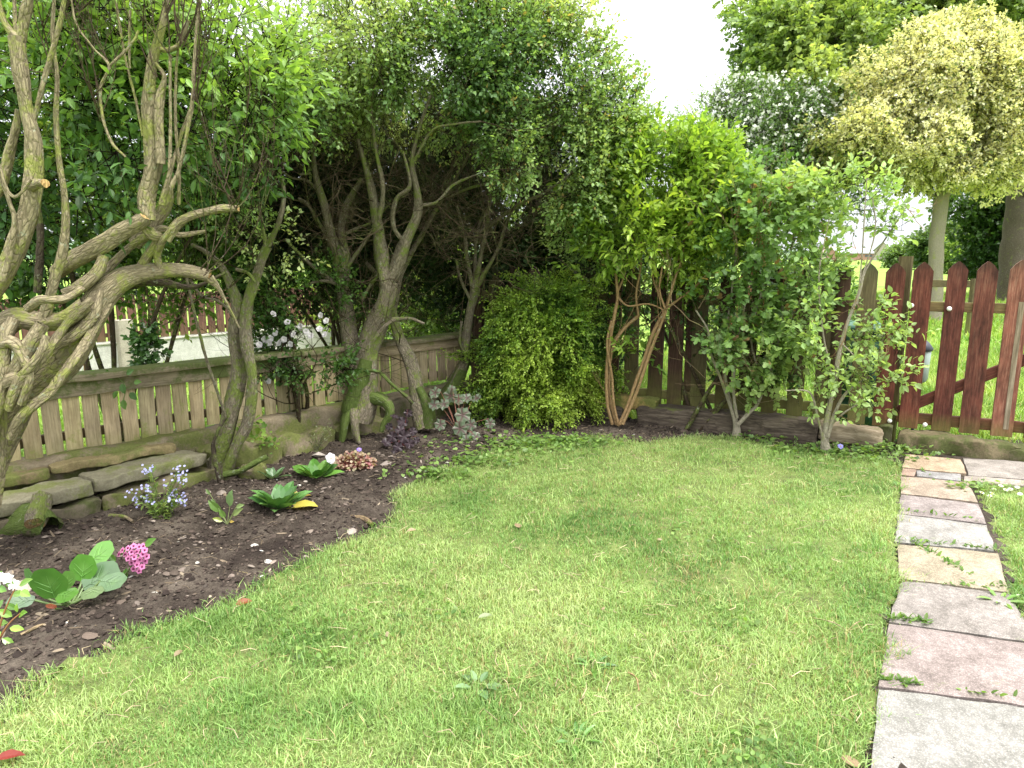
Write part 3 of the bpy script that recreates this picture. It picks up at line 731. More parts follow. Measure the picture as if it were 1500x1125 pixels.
for px_, z_ in ((1323, .975), (1378, .96), (1308, .175), (1361, .17)):
    mb = MB(); ball(mb, rp(sx(px_), .018, z_), .0155, (.78, .77, .74)); mb.build('cap_nut', M['plain'], g)

rough('timber_sleeper', 'long dark cracked railway sleeper edging the bed below the dark fence', 'timber', (rp(sx(945), .13, .065) + rp(sx(1205), .13, .065)) / 2, (np.linalg.norm(rp(sx(945), 0, 0) - rp(sx(1205), 0, 0)), .2, .19), rdir, M['sleeper'], (1, 1, 1), .010, 9, 3, 'old timber sleepers', bev=.1)
rough('timber_sleeper', 'short pale grey sleeper end tilting down beside the gate post', 'timber', (rp(sx(1205), .12, .09) + rp(sx(1297), .12, .07)) / 2, (np.linalg.norm(rp(sx(1205), 0, 0) - rp(sx(1300), 0, 0)), .17, .13), rdir, M['sleeper_pale'], (1, 1, 1), .008, 9, 4, 'old timber sleepers', bev=.1, tilt=-.09)
rough('timber_sleeper', 'dark sleeper behind the bushy shrub at the fence corner', 'timber', rp(.72, .16, .06), (1.45, .18, .16), rdir, M['sleeper'], (.8, .8, .8), .01, 9, 5, 'old timber sleepers', bev=.1)
rough('gate_step_stone', 'dark mossy stone step below the gate pickets', 'stone', rp(sx(1408), .06, .052), (np.linalg.norm(rp(sx(1313), 0, 0) - rp(sx(1493), 0, 0)), .16, .135), rdir, M['stone_dark'], (1.05, 1, .85), .014, 9, 6, bev=.5, tilt=-.02)
rough('gate_step_stone', 'second dark step stone at the right picture edge', 'stone', rp(sx(1545), .05, .04), (.45, .16, .10), rdir, M['stone_dark'], (1, 1, .9), .014, 9, 16, bev=.5)
rough('yellow_stone_block', 'yellow sandstone block with a hollow behind the orange stemmed shrub', 'stone', P(930, 590, 5.42), (.37, .10, .11), rdir, M['stone'], (1.55, 1.35, .75), .008, 9, 7)
rough('terracotta_brick', 'dark terracotta brick end under the golden leaved shrub', 'brick', P(866, 597, 5.5), (.11, .09, .08), rdir, M['stone_dark'], (1.3, .55, .4), .006, 9, 8)
rough('small_edging_stone', 'small dark mossy stone between sleeper end and gate step', 'stone', rp(sx(1303), .03, .08), (.08, .1, .14), rdir, M['stone_dark'], (.8, .9, .7), .012, 9, 9)

# ---------------- next garden on the left: white wall with brown fence on top
WA = np.array([-5.6, 7.3]); WB = np.array([-1.9, 11.6]); wd_ = (WB - WA) / np.linalg.norm(WB - WA)
wn = np.array([wd_[1], -wd_[0]]); WL = np.linalg.norm(WB - WA)
wt = thing('rendered_garden_wall', 'white rendered low wall in the next garden beyond the fence', 'wall', (*WA, 0))
mb = MB(); c = (WA + WB) / 2; obox(mb, (c[0], c[1], .11), (WL, .14, .34), (*wd_, 0), (1, 1, 1), 0); mb.build('wall', M['paint_white'], wt)
mb = MB(); obox(mb, (c[0], c[1], .29), (WL, .17, .022), (*wd_, 0), (.8, .8, .72), 0); mb.build('coping', M['paint_white'], wt)
# pier where the photograph shows it
q = WA + wd_ * 1.42 + wn * .1
mb = MB(); obox(mb, (q[0], q[1], .26), (.60, .17, .17), (0, 0, 1), (.72, .66, .58), 0, (wn[0], wn[1], 0), .01); mb.build('pier', M['paint_white'], wt)
ft = thing('brown_picket_fence', 'dark brown picket fence standing on the white wall next door', 'fence', (*WA, .3))
s = .1
while s < WL - .1:
    mb = MB(); q = WA + wd_ * s
    obox(mb, (q[0], q[1], .58), (.54, .10, .018), (0, 0, 1), (rng.uniform(1.5, 2.1),) * 3, 0, (wn[0], wn[1], 0)); mb.build('picket', M['picket_dark'], ft); s += .122
for z_ in (.38, .76):
    mb = MB(); obox(mb, (c[0] - wn[0] * .03, c[1] - wn[1] * .03, z_), (WL - .2, .03, .05), (*wd_, 0), (1.6, 1.6, 1.5), 0); mb.build('rail', M['picket_dark'], ft)

# ============================================================ GRASS, LITTER, PEBBLES (nobody could count them)
def blades(pts, h, wd, pal, bend=.9, name='lawn_grass', seed=4, zf=None, dry=.05, patch=1.6, mat='grass'):
    n = len(pts); a = rng.uniform(0, 2 * pi, n)
    cl = snoise(np.c_[pts, np.zeros(n)], seed, 2.2)                       # clumps lean together
    a = a + cl * 1.5
    lean = np.c_[np.cos(a), np.sin(a)]; side = np.c_[-np.sin(a), np.cos(a)]
    hh = h * rng.uniform(.45, 1.25, n) * (1 + .35 * snoise(np.c_[pts, np.zeros(n)], seed + 1, 5.5))
    b = rng.uniform(.15, 1.0, n) * bend
    z0 = zf(pts[:, 0], pts[:, 1]) - .004
    w2 = wd * rng.uniform(.6, 1.3, n) / 2
    def lev(t, k):
        x = pts + lean * (hh * b * t * t * .9)[:, None]
        z = z0 + hh * (t - .42 * b * t * t)
        o = side * (w2 * k)[:, None]
        return np.c_[x - o, z], np.c_[x + o, z]
    l0, r0 = lev(0, .8); l1, r1 = lev(.5, 1); tp = lev(1, 0)[0]
    V = np.stack([l0, r0, r1, l1, tp], 1).reshape(-1, 3)
    k = np.arange(n)[:, None] * 5
    p3 = np.c_[pts, np.zeros(n)]
    t = .52 + .30 * snoise(p3, seed + 2, patch) + .16 * snoise(p3, seed + 3, patch * 4) + rng.normal(size=n) * .16
    c = pick(pal, t, .15)
    d = rng.random(n) < dry * (1 + .9 * snoise(p3, seed + 6, 3))
    c[d] = np.array([.42, .35, .17]) * rng.uniform(.6, 1.3, (d.sum(), 1))
    mb = MB(); mb.add(V, [k + np.array([[0, 1, 2, 3]]), k + np.array([[3, 2, 4]])], np.repeat(c, 5, 0))
    return tag(mb.build(name, M[mat]), kind='stuff')
def sample(poly, n, x0, x1, y0, y1, power=1.0, edge=.03):
    """random points, thinning out with distance from the camera"""
    u = rng.random(n); a, b = y0, y1
    y = np.exp(np.log(a) + u * np.log(b / a)) if power == 1 else a + u * (b - a)
    lim = np.minimum(x1, .80 * y + .25); low = np.maximum(x0, -.80 * y - .25)
    x = low + rng.random(n) * (lim - low)
    # uniform density per row: rows wider further off
    keep = rng.random(n) < (lim - low) / (x1 - x0)
    x, y = x[keep], y[keep]
    ins = inpoly(x + vnoise(x, y, 9) * edge + rng.normal(size=len(x)) * edge * .5, y + vnoise(x, y, 9, 4) * edge + rng.normal(size=len(x)) * edge * .5, poly)
    return np.c_[x[ins], y[ins]]
GP = [(.12, .25, .06), (.22, .36, .10), (.325, .455, .15), (.43, .53, .22)]
pts = sample(LAWN, 760000, -3.2, 3.0, 1.15, 5.6, edge=.055)
thin = snoise(np.c_[pts, np.zeros(len(pts))], 21, 2.6) + .6 * snoise(np.c_[pts, np.zeros(len(pts))], 22, 7)
pts = pts[(rng.random(len(pts)) < np.clip(1.0 - .35 * (thin > .7) - .25 * (thin > 1.2), 0, 1))]
lt = rng.random(len(pts)) < .12
blades(pts[~lt], .030, .0027, GP, 1.0, zf=lambda x, y: .006 + lh(x, y), dry=.08)
# longer coarser tufts, more of them along the bed
e_ = pdist(pts[lt][:, 0], pts[lt][:, 1], LAWN)
tall_n = sample(LAWN, 9000, -3.2, 3.0, 1.15, 5.6, edge=.09)
tall = pts[lt][(snoise(np.c_[pts[lt], np.zeros(lt.sum())], 31, 4) > .12) | (e_ < .10)]
tall = np.concatenate([tall, tall_n])
blades(tall, .052, .0032, GP, 1.25, 'coarse_grass', 8, lambda x, y: .004 + lh(x, y) , .10)
p2 = sample(LAWN2, 200000, 1.2, 5.0, 1.3, 4.7)
blades(p2, .045, .0034, GP, 1.1, 'side_grass', 9, lambda x, y: .006 + lh(x, y), .05)
# rough grass of the field behind the gate and of the next garden
def region(n, f, x0, x1, y0, y1):
    x = rng.uniform(x0, x1, n); y = rng.uniform(y0, y1, n); k = f(x, y); return np.c_[x[k], y[k]]
behind_r = lambda x, y: ((x - RA[0]) * rnrm[0] + (y - RA[1]) * rnrm[1] < -.15) & (x > .3)
behind_l = lambda x, y: ((x - FA[0]) * fnrm[0] + (y - FA[1]) * fnrm[1] < -.15)
zf0 = lambda x, y: -.05 + 0 * x
FP_ = [(.12, .24, .04), (.19, .33, .05), (.28, .42, .08), (.36, .45, .11)]
blades(region(120000, behind_r, .5, 8.0, 4.0, 10), .16, .008, FP_, 1.0, 'field_grass', 12, zf0, .06)
blades(region(60000, behind_r, 4, 22, 10, 26), .16, .020, FP_, 1.0, 'far_field_grass', 13, zf0, .05)
blades(region(110000, behind_l, -7.5, 0.2, 3.4, 10), .07, .007, FP_, 1.0, 'neighbour_grass', 14, zf0, .04)
# small clover and daisy leaves in the lawn, in patches
q = sample(LAWN, 60000, -3.2, 3.0, 1.3, 5.6); m_ = (snoise(np.c_[q, np.zeros(len(q))], 41, 3.1) > .95) & (rng.random(len(q)) < .35)
q = q[m_]; n = len(q)
pos = np.c_[q, lh(q[:, 0], q[:, 1]) + rng.uniform(.012, .03, n)]
D = np.c_[rng.normal(size=(n, 2)), rng.uniform(-.1, .5, n)]
mb = MB(); inst(mb, LEAFO[0] * np.array([1.2, 1, 1]), LEAFO[1], pos, frames(D, rng.normal(size=(n, 3)) * .3 + [0, 0, 1]), rng.uniform(.012, .026, n), pick([(.09, .18, .04), (.16, .28, .06), (.24, .36, .10)], rng.random(n)))
tag(mb.build('lawn_clover', M['leaf']), kind='stuff')
# creeping weeds where the lawn meets the far beds
ps = []
for px_, py_, r_, n_ in ((760, 655, .22, 700), (700, 680, .15, 300), (640, 700, .10, 180), (1260, 668, .20, 420), (1190, 664, .1, 120), (1300, 660, .08, 120), (860, 650, .12, 160), (1120, 650, .1, 100), (1420, 720, .07, 60)):
    c = G(px_, py_)[:2]; ps.append(c + rng.normal(size=(n_, 2)) * r_ * np.array([1.3, .55]))
q = np.concatenate(ps); n = len(q); pos = np.c_[q, rng.uniform(.015, .055, n)]
D = np.c_[rng.normal(size=(n, 2)), rng.uniform(-.1, .6, n)]
mb = MB(); inst(mb, LEAFB[0], LEAFB[1], pos, frames(D, rng.normal(size=(n, 3)) * .35 + [0, 0, 1]), rng.uniform(.018, .04, n), pick([(.10, .19, .045), (.18, .30, .07), (.27, .40, .12)], rng.random(n)))
tag(mb.build('edge_weeds', M['leaf']), kind='stuff')
# pebbles, crumbs and chips on the soil
def chips(n, size, cols, name, poly=None, elong=1.5, flat=.5, zf=soil_h, f=None, dens=None):
    x = rng.uniform(-3.6, 2.6, n); y = rng.uniform(1.3, 6.1, n)
    k = f(x, y) & (np.abs(x) < .85 * y + .2); x, y = x[k], y[k]; n = len(x)
    if dens is not None: kk = rng.random(n) < dens(x, y); x, y = x[kk], y[kk]; n = len(x)
    s = size * np.exp(rng.normal(size=n) * .45)
    oc = np.array([[1, 0, 0], [0, 1, 0], [-1, 0, 0], [0, -1, 0], [.1, .1, 1], [0, 0, -1], [.75, .7, .2], [-.7, .72, -.1], [-.75, -.66, .25], [.7, -.72, 0]]) * .5
    tf = [[[0, 6, 4], [6, 1, 4], [1, 7, 4], [7, 2, 4], [2, 8, 4], [8, 3, 4], [3, 9, 4], [9, 0, 4], [6, 0, 5], [1, 6, 5], [7, 1, 5], [2, 7, 5], [8, 2, 5], [3, 8, 5], [9, 3, 5], [0, 9, 5]]]
    R = frames(np.c_[rng.normal(size=(n, 2)), rng.normal(size=n) * .25], rng.normal(size=(n, 3)) * .25 + [0, 0, 1])
    sc = np.stack([s, s * rng.uniform(1, elong, n), s * flat * rng.uniform(.6, 1.2, n)], -1)
    mb = MB(); inst(mb, oc, tf, np.c_[x, y, zf(x, y) + s * flat * .2], R, sc, pick(cols, rng.random(n), .2))
    return tag(mb.build(name, M['chip']), kind='stuff')
M['chip'] = stone_mat('chip', (.75, .75, .75), (1.1, 1.1, 1.1), 0, fine=300, bstr=.3)
fsoil = lambda x, y: keep_s(x, y) & (~inpoly(x, y, LAWN) | (pdist(x, y, LAWN) < .03))
chips(62000, .009, [(.026, .018, .015), (.055, .040, .032), (.11, .085, .068)], 'soil_crumbs', f=fsoil, flat=.8)
chips(9000, .013, [(.07, .05, .04), (.14, .11, .09), (.24, .20, .17)], 'pebbles', f=fsoil, flat=.6, dens=lambda x, y: np.clip(.5 + .5 * snoise(np.c_[x, y, x * 0], 51, 1.6), .1, 1))
chips(260, .026, [(.12, .09, .07), (.26, .21, .18), (.38, .34, .31)], 'larger_pebbles', f=fsoil, flat=.5)
chips(9000, .007, [(.12, .09, .06), (.2, .155, .11), (.32, .26, .19)], 'bark_chips', f=fsoil, elong=6, flat=.35, dens=lambda x, y: np.clip(.6 + .5 * snoise(np.c_[x, y, x * 0], 52, 1.8), .1, 1))
chips(260, .014, [(.4, .38, .34), (.62, .60, .55)], 'white_grit', f=fsoil, flat=.5)
# straws and twigs lying about
def straws(n, f, name, L, r, cols, zf):
    x = rng.uniform(-3.6, 2.6, n); y = rng.uniform(1.3, 6, n); k = f(x, y) & (np.abs(x) < .82 * y); x, y = x[k], y[k]; n = len(x)
    a = rng.uniform(0, 2 * pi, n); l = L * rng.uniform(.4, 1.3, n); z = zf(x, y) + .006
    m1 = np.c_[x + np.cos(a) * l / 2, y + np.sin(a) * l / 2, z + rng.uniform(0, .012, n)]
    a2 = a + rng.normal(size=n) * .5; m2 = m1 + np.c_[np.cos(a2) * l / 2, np.sin(a2) * l / 2, rng.uniform(-.01, .01, n)]
    c = pick(cols, rng.random(n), .15); mb = MB()
    sticks(mb, np.c_[x, y, z], m1, r, r, c); sticks(mb, m1, m2, r, r * .6, c)
    return tag(mb.build(name, M['chip']), kind='stuff')
straws(1500, fsoil, 'soil_straws', .06, .0011, [(.16, .12, .08), (.36, .28, .19)], soil_h)
straws(1300, lambda x, y: inpoly(x, y, LAWN), 'lawn_straws', .055, .0013, [(.33, .26, .15), (.6, .5, .32)], lambda x, y: lh(x, y) + .024)
chips(60, .014, [(.22, .16, .09), (.38, .3, .2)], 'lawn_dead_leaves', f=lambda x, y: inpoly(x, y, LAWN), elong=2, flat=.2, zf=lambda x, y: lh(x, y) + .022)
# weeds rooted in the slab joints
ps = []
for a, b, n_ in (((1316, 797), (1460, 810), 60), ((1335, 800), (1420, 850), 90), ((1300, 912), (1360, 918), 60), ((1290, 1004), (1345, 1012), 50), ((1400, 1020), (1500, 1034), 10), ((1380, 863), (1475, 866), 30), ((1340, 685), (1360, 700), 10), ((1316, 752), (1440, 768), 25)):
    A = G(*a)[:2]; B = G(*b)[:2]; u = rng.random(n_)[:, None]; ps.append(A + (B - A) * u + rng.normal(size=(n_, 2)) * .007)
q = np.concatenate(ps); n = len(q)
D = np.c_[rng.normal(size=(n, 2)), rng.uniform(.2, .9, n)]
mb = MB(); inst(mb, LEAFL[0], LEAFL[1], np.c_[q, np.full(n, .02)], frames(D, rng.normal(size=(n, 3)) * .3 + [0, 0, 1]), rng.uniform(.012, .035, n), pick([(.08, .17, .035), (.2, .32, .07)], rng.random(n)))
tag(mb.build('joint_weeds', M['leaf']), kind='stuff')
# single things lying on the ground
def fallen(px, py, L, W, ang, col, label, z=.03, cat='leaf', name='fallen_leaf'):
    mb = MB(); c = G(px, py, z); inst(mb, LEAFO[0] * np.array([W / L * 1.6, 1, 1.6]), LEAFO[1], c[None], frames(np.array([[cos(ang), sin(ang), .12]]), np.array([[.15, -.25, 1]])), np.array([L]), np.array([col]))
    return tag(mb.build(name, M['leaf'], loc=tuple(c)), label, cat)
fallen(-8, 1112, .07, .03, .2, (.30, .05, .04), 'red leaf lying in the grass at the bottom left corner')
fallen(345, 886, .06, .035, .5, (.32, .10, .04), 'rusty brown curled leaf where the soil meets the lawn')
fallen(596, 778, .045, .025, .3, (.45, .33, .22), 'pale tan dry leaf on the lawn beside the flower bed tip')
fallen(255, 962, .04, .02, 1.3, (.38, .29, .19), 'small tan dry leaf on the lower left lawn')
fallen(700, 905, .055, .022, .3, (.30, .35, .20), 'pale grey green upturned leaf in the middle of the lawn')
def stick(px0, py0, px1, py1, r, col, label, z=.03, name='dry_stick', cut=None):
    mb = MB(); a = G(px0, py0, z); b = G(px1, py1, z); m = (a + b) / 2 + np.array([.01, .01, .006])
    tube(mb, [a, m, b], [r, r * .95, r * .7], 7, col, 4, .1, cap=cut, seed=int(px0)); return tag(mb.build(name, M['bark'], loc=tuple(a)), label, 'stick')
stick(160, 755, 195, 764, .009, (1.3, 1.2, 1.1), 'dry forked stick on the soil between stump and forget-me-nots')
stick(1190, 905, 1247, 928, .0025, (2.2, 2.1, 1.8), 'thin pale stem on the lawn near the path')
stick(1240, 925, 1262, 910, .002, (2, 1.8, 1.5), 'short straw beside the thin pale stem near the path')
stick(920, 985, 936, 1012, .003, (1.6, 1.3, .9), 'short brown stalk in the front middle of the lawn')
stick(516, 758, 545, 768, .016, (1.0, .85, .7), 'sawn root stub with a pale cut end at the lawn edge', .02, 'root_stub', (.62, .5, .33))
stick(30, 930, 66, 915, .006, (1.6, 1.45, 1.2), 'pale twig on the soil at the left picture edge')

# ============================================================ TREES AND SHRUBS OF THE GARDEN
HAW = [(.08, .16, .055), (.15, .27, .09), (.25, .39, .13), (.36, .49, .18), (.48, .57, .26)]      # hawthorn
SHADED = [(.008, .016, .008), (.013, .028, .010), (.022, .046, .014), (.040, .075, .02)]  # shade of the hedge hollow painted into near-black leaf colours
ELD = [(.05, .12, .04), (.09, .19, .055), (.14, .27, .065), (.25, .40, .09)]
PRV = [(.11, .22, .04), (.18, .32, .055), (.29, .44, .07), (.42, .54, .09)]
CUR = [(.10, .20, .055), (.17, .30, .085), (.25, .39, .12), (.35, .46, .16)]
SAP = [(.16, .29, .09), (.25, .40, .13), (.36, .50, .19)]
def crown(parent, blobs, L, m, ll, pal, tmpl=LEAF4, name='crown', mats=None, **kw):
    mb = MB(); C_, D_ = [], []
    for b in blobs:
        bk = dict(b[7]) if len(b) > 7 else {}
        c, d = blob(*b[:7], **bk); C_.append(c); D_.append(d)
    C_ = np.concatenate(C_); D_ = np.concatenate(D_)
    sprays(mb, C_, D_, L, m, ll, pal, tmpl, **kw)
    o = mb.build(name, mats or [M['leaf'], M['twig']], parent)
    return o
def twigfill(mb, seeds, n, L, r, col=(1, 1, 1), depth=2, up=.1, wig=.35, bias=None, sd=1, mat=1, ch=(2, 4)):
    rs = random.Random(sd); segs, tips = [], []
    for k in range(n):
        p, d = rs.choice(seeds)
        grow(segs, tips, np.array(p) + np.array([rs.gauss(0, .01) for _ in range(3)]), np.array(d) + np.array([rs.gauss(0, .5) for _ in range(3)]), L * rs.uniform(.6, 1.3), r * rs.uniform(.6, 1.2), depth, wig, up, ch, bias, rs)
    draw_segs(mb, segs, col, mat)
    return tips
def tipseeds(*lists):
    o = []
    for pts in lists:
        for i in range(max(1, len(pts) // 3), len(pts)): o.append((pts[i], pts[i] - pts[i - 1]))
    return o
WH = (1, 1, 1)
CUT = (1.9, 1.45, 1.0)
# ---------------- gnarled elder at the left picture edge
b0 = P(-40, 790, 2.75)
elder = thing('elder_tree', 'gnarled pale barked elder with twisted limbs at the left edge of the garden', 'tree', (b0[0], b0[1], 0))
mb = MB(); K = 0
def E_(tr, cap=None, g=.2, wob=.35, mat=0):
    global K; K += 1
    return limb(mb, tr, WH, 12 if max(t[3] for t in tr) > 7 else 7, cap, K, g, 6, wob, mat)
E_([(-95, 830, 2.75, 45), (-72, 740, 2.75, 42), (-45, 668, 2.76, 41), (-2, 612, 2.78, 40), (42, 568, 2.80, 34), (88, 522, 2.83, 31), (128, 470, 2.87, 25), (165, 425, 2.92, 19), (205, 402, 2.98, 14), (258, 396, 3.02, 11), (303, 405, 3.05, 10)], CUT)
E_([(303, 405, 3.05, 9), (318, 420, 3.07, 5), (330, 440, 3.08, 3), (350, 480, 3.1, 2)])
E_([(-60, 520, 2.72, 22), (-20, 485, 2.72, 20), (25, 462, 2.73, 17), (62, 470, 2.75, 16), (95, 470, 2.77, 15), (125, 450, 2.8, 14)])
E_([(88, 400, 2.9, 10), (112, 385, 2.88, 14), (145, 365, 2.87, 15), (178, 343, 2.87, 14), (205, 326, 2.88, 13), (212, 318, 2.88, 10)], CUT)
E_([(95, 432, 2.82, 9), (118, 418, 2.82, 10), (140, 398, 2.84, 10), (152, 375, 2.86, 8)])
E_([(215, 322, 2.9, 11), (212, 285, 2.9, 12), (218, 250, 2.9, 12), (222, 200, 2.9, 13), (220, 150, 2.9, 11), (222, 105, 2.9, 9), (232, 60, 2.9, 7), (240, 15, 2.92, 5), (246, -30, 2.95, 4)])
E_([(236, 245, 2.88, 8), (232, 190, 2.88, 8), (234, 140, 2.88, 7), (240, 112, 2.88, 5), (228, 92, 2.88, 3)])
E_([(205, 326, 2.9, 7), (222, 345, 2.92, 9), (232, 350, 2.95, 8), (218, 375, 2.98, 8), (206, 396, 3.0, 9)])
E_([(240, 350, 2.95, 8), (258, 325, 2.97, 8), (290, 312, 3.0, 7), (325, 305, 3.0, 7), (348, 304, 3.0, 6)], CUT)
E_([(-20, 455, 2.66, 13), (4, 405, 2.66, 15), (22, 370, 2.66, 15), (40, 330, 2.66, 14), (50, 290, 2.66, 14), (48, 215, 2.66, 12), (38, 160, 2.66, 10), (30, 105, 2.66, 10), (26, 55, 2.66, 10)])
E_([(26, 56, 2.66, 8), (8, 35, 2.66, 5), (-4, 0, 2.66, 5), (-12, -40, 2.66, 4)])
E_([(24, 55, 2.66, 5), (22, 20, 2.67, 4), (20, -30, 2.67, 3)])
E_([(30, 60, 2.66, 8), (36, 30, 2.66, 8), (40, 0, 2.65, 7), (44, -40, 2.65, 7)])
E_([(48, 275, 2.64, 9), (58, 270, 2.62, 8), (67, 269, 2.6, 8)], CUT)
E_([(-15, 300, 2.7, 8), (5, 270, 2.7, 8), (13, 230, 2.7, 8), (22, 190, 2.7, 7), (26, 160, 2.7, 5)])
E_([(50, 178, 2.66, 4), (60, 135, 2.66, 5), (72, 85, 2.66, 5), (84, 40, 2.66, 5), (92, 2, 2.66, 4), (96, -30, 2.66, 4)])
E_([(68, 475, 2.75, 10), (76, 435, 2.73, 8), (86, 385, 2.72, 8), (92, 330, 2.72, 7), (92, 280, 2.72, 6), (86, 235, 2.72, 5), (82, 170, 2.72, 5), (84, 110, 2.72, 4), (78, 60, 2.73, 4), (80, 0, 2.73, 3)])
E_([(88, 385, 2.73, 5), (98, 330, 2.73, 5), (95, 290, 2.73, 4)])
E_([(4, 410, 2.6, 6), (16, 365, 2.6, 6), (22, 320, 2.6, 5), (14, 295, 2.6, 4), (3, 265, 2.6, 4), (-6, 230, 2.6, 3)])
E_([(0, 240, 2.58, 3), (9, 272, 2.58, 3.5), (20, 287, 2.58, 3.5), (34, 279, 2.58, 3), (46, 262, 2.58, 3)])
E_([(104, -10, 2.8, 2), (112, 35, 2.8, 2), (138, 72, 2.8, 2), (160, 97, 2.8, 3), (148, 128, 2.8, 3), (150, 170, 2.8, 3), (163, 208, 2.8, 3), (184, 230, 2.82, 2.5)])
E_([(160, 97, 2.8, 3), (180, 78, 2.8, 3), (195, 60, 2.8, 3), (203, 45, 2.8, 2)])
E_([(190, 15, 2.83, 2.5), (189, 60, 2.83, 2.5), (190, 100, 2.83, 2.5)])
E_([(248, 250, 2.86, 4), (250, 200, 2.86, 3.5), (250, 150, 2.86, 3), (249, 80, 2.86, 3)])
E_([(252, 275, 2.86, 5), (265, 240, 2.86, 4), (280, 160, 2.86, 4), (283, 100, 2.86, 3), (290, 20, 2.86, 3), (300, -20, 2.86, 2)])
E_([(236, 300, 2.9, 6), (248, 255, 2.9, 5), (262, 210, 2.92, 4), (282, 150, 2.94, 3)])
E_([(236, 72, 2.9, 5), (250, 73, 2.88, 5), (262, 66, 2.88, 5), (272, 42, 2.88, 5), (276, 30, 2.88, 4)], CUT)
E_([(262, 66, 2.88, 2), (258, 100, 2.9, 3), (256, 180, 2.9, 3.5), (262, 250, 2.92, 4), (262, 300, 2.95, 4)])
E_([(210, 200, 2.9, 3), (200, 150, 2.9, 3), (195, 130, 2.9, 3), (185, 90, 2.9, 2.5), (176, 40, 2.92, 3), (168, -10, 2.92, 2.5)])
E_([(5, 560, 2.62, 9), (30, 530, 2.62, 12), (48, 505, 2.63, 12), (66, 478, 2.65, 10)])
E_([(10, 600, 2.6, 8), (28, 560, 2.6, 9), (55, 522, 2.6, 8), (66, 490, 2.62, 6)], g=.25)
E_([(82, 510, 2.75, 7), (110, 488, 2.78, 9), (138, 458, 2.82, 9), (148, 425, 2.85, 6)])
E_([(-18, 640, 2.62, 12), (-6, 600, 2.6, 11), (2, 540, 2.6, 12), (8, 495, 2.62, 11), (22, 470, 2.65, 9)])
E_([(-30, 590, 2.6, 9), (10, 560, 2.6, 10), (40, 545, 2.62, 8), (70, 510, 2.66, 8), (100, 470, 2.72, 7), (135, 440, 2.78, 7)], g=.3)
E_([(-20, 520, 2.62, 10), (12, 500, 2.6, 10), (30, 520, 2.6, 8), (40, 550, 2.6, 7), (30, 590, 2.6, 6)], g=.3)
E_([(15, 640, 2.64, 8), (40, 600, 2.64, 9), (80, 565, 2.68, 8), (112, 520, 2.74, 8), (140, 480, 2.82, 7), (160, 445, 2.88, 6)], g=.3)
E_([(40, 455, 2.65, 7), (60, 442, 2.64, 8), (92, 440, 2.66, 7), (120, 425, 2.74, 6)], g=.3)
E_([(232, 395, 3.0, 7), (228, 372, 2.98, 7), (238, 352, 2.95, 7), (250, 335, 2.95, 5)], g=.3)
E_([(150, 440, 3.0, 8), (185, 415, 3.05, 9), (235, 412, 3.1, 8), (285, 420, 3.15, 5), (330, 400, 3.2, 3)], mat=1)
E_([(-2, 740, 2.72, 9), (1, 690, 2.7, 8), (2, 640, 2.68, 9), (0, 590, 2.66, 8)])
E_([(150, 400, 3.05, 8), (190, 362, 3.1, 7), (235, 335, 3.1, 7), (262, 345, 3.15, 6), (300, 340, 3.2, 4)])
E_([(200, 360, 3.2, 9), (225, 330, 3.2, 10), (242, 290, 3.2, 9), (240, 230, 3.2, 6)])
E_([(55, 430, 3.0, 7), (60, 340, 3.0, 7), (50, 280, 3.0, 7), (45, 200, 3.05, 5)], mat=1)
seeds = [(P(x, y, 2.85), np.array([dx, .1, 1.])) for x, y, dx in ((220, 60, .2), (240, 20, .3), (30, 55, -.2), (90, 20, .3), (283, 150, .3), (160, 97, .1), (84, 110, .2), (250, 80, .1), (232, 110, -.2), (345, 305, .6), (262, 66, .4), (300, 400, .8), (150, 170, -.3))]
twigfill(mb, seeds, 60, .38, .0035, (1.2, 1.1, 1), 2, .4, .22, None, 5)
mb.build('trunk', [M['elder_bark'], M['twig']], elder)
ELB = [(60, 60, 3.25, 120, 90, .35, 120), (180, 80, 3.3, 110, 100, .35, 150), (300, 110, 3.5, 110, 90, .35, 200), (60, 240, 3.4, 100, 120, .3, 120), (160, 210, 3.4, 90, 110, .3, 130), (300, 60, 3.6, 90, 40, .25, 28),
       (330, 200, 3.6, 80, 90, .3, 130), (190, 240, 3.0, 40, 25, .1, 14), (270, 190, 3.0, 40, 40, .12, 14), (95, 130, 3.1, 60, 60, .15, 34), (110, 285, 3.0, 50, 40, .12, 20), (130, 20, 3.1, 90, 40, .2, 40), (360, 150, 3.4, 60, 50, .2, 50), (20, 330, 3.3, 60, 60, .2, 50), (390, 100, 3.7, 60, 50, .3, 60), (40, -20, 3.3, 200, 50, .3, 70), (250, -30, 3.5, 180, 40, .3, 30), (-120, 150, 3.2, 120, 200, .4, 160)]
crown(elder, ELB, 0.20, 8, .056, ELD, LEAFL, spread=1.0, droop=.3, up=.9, tr=.002, ratio=1.15, nf=.9, tb=.02)

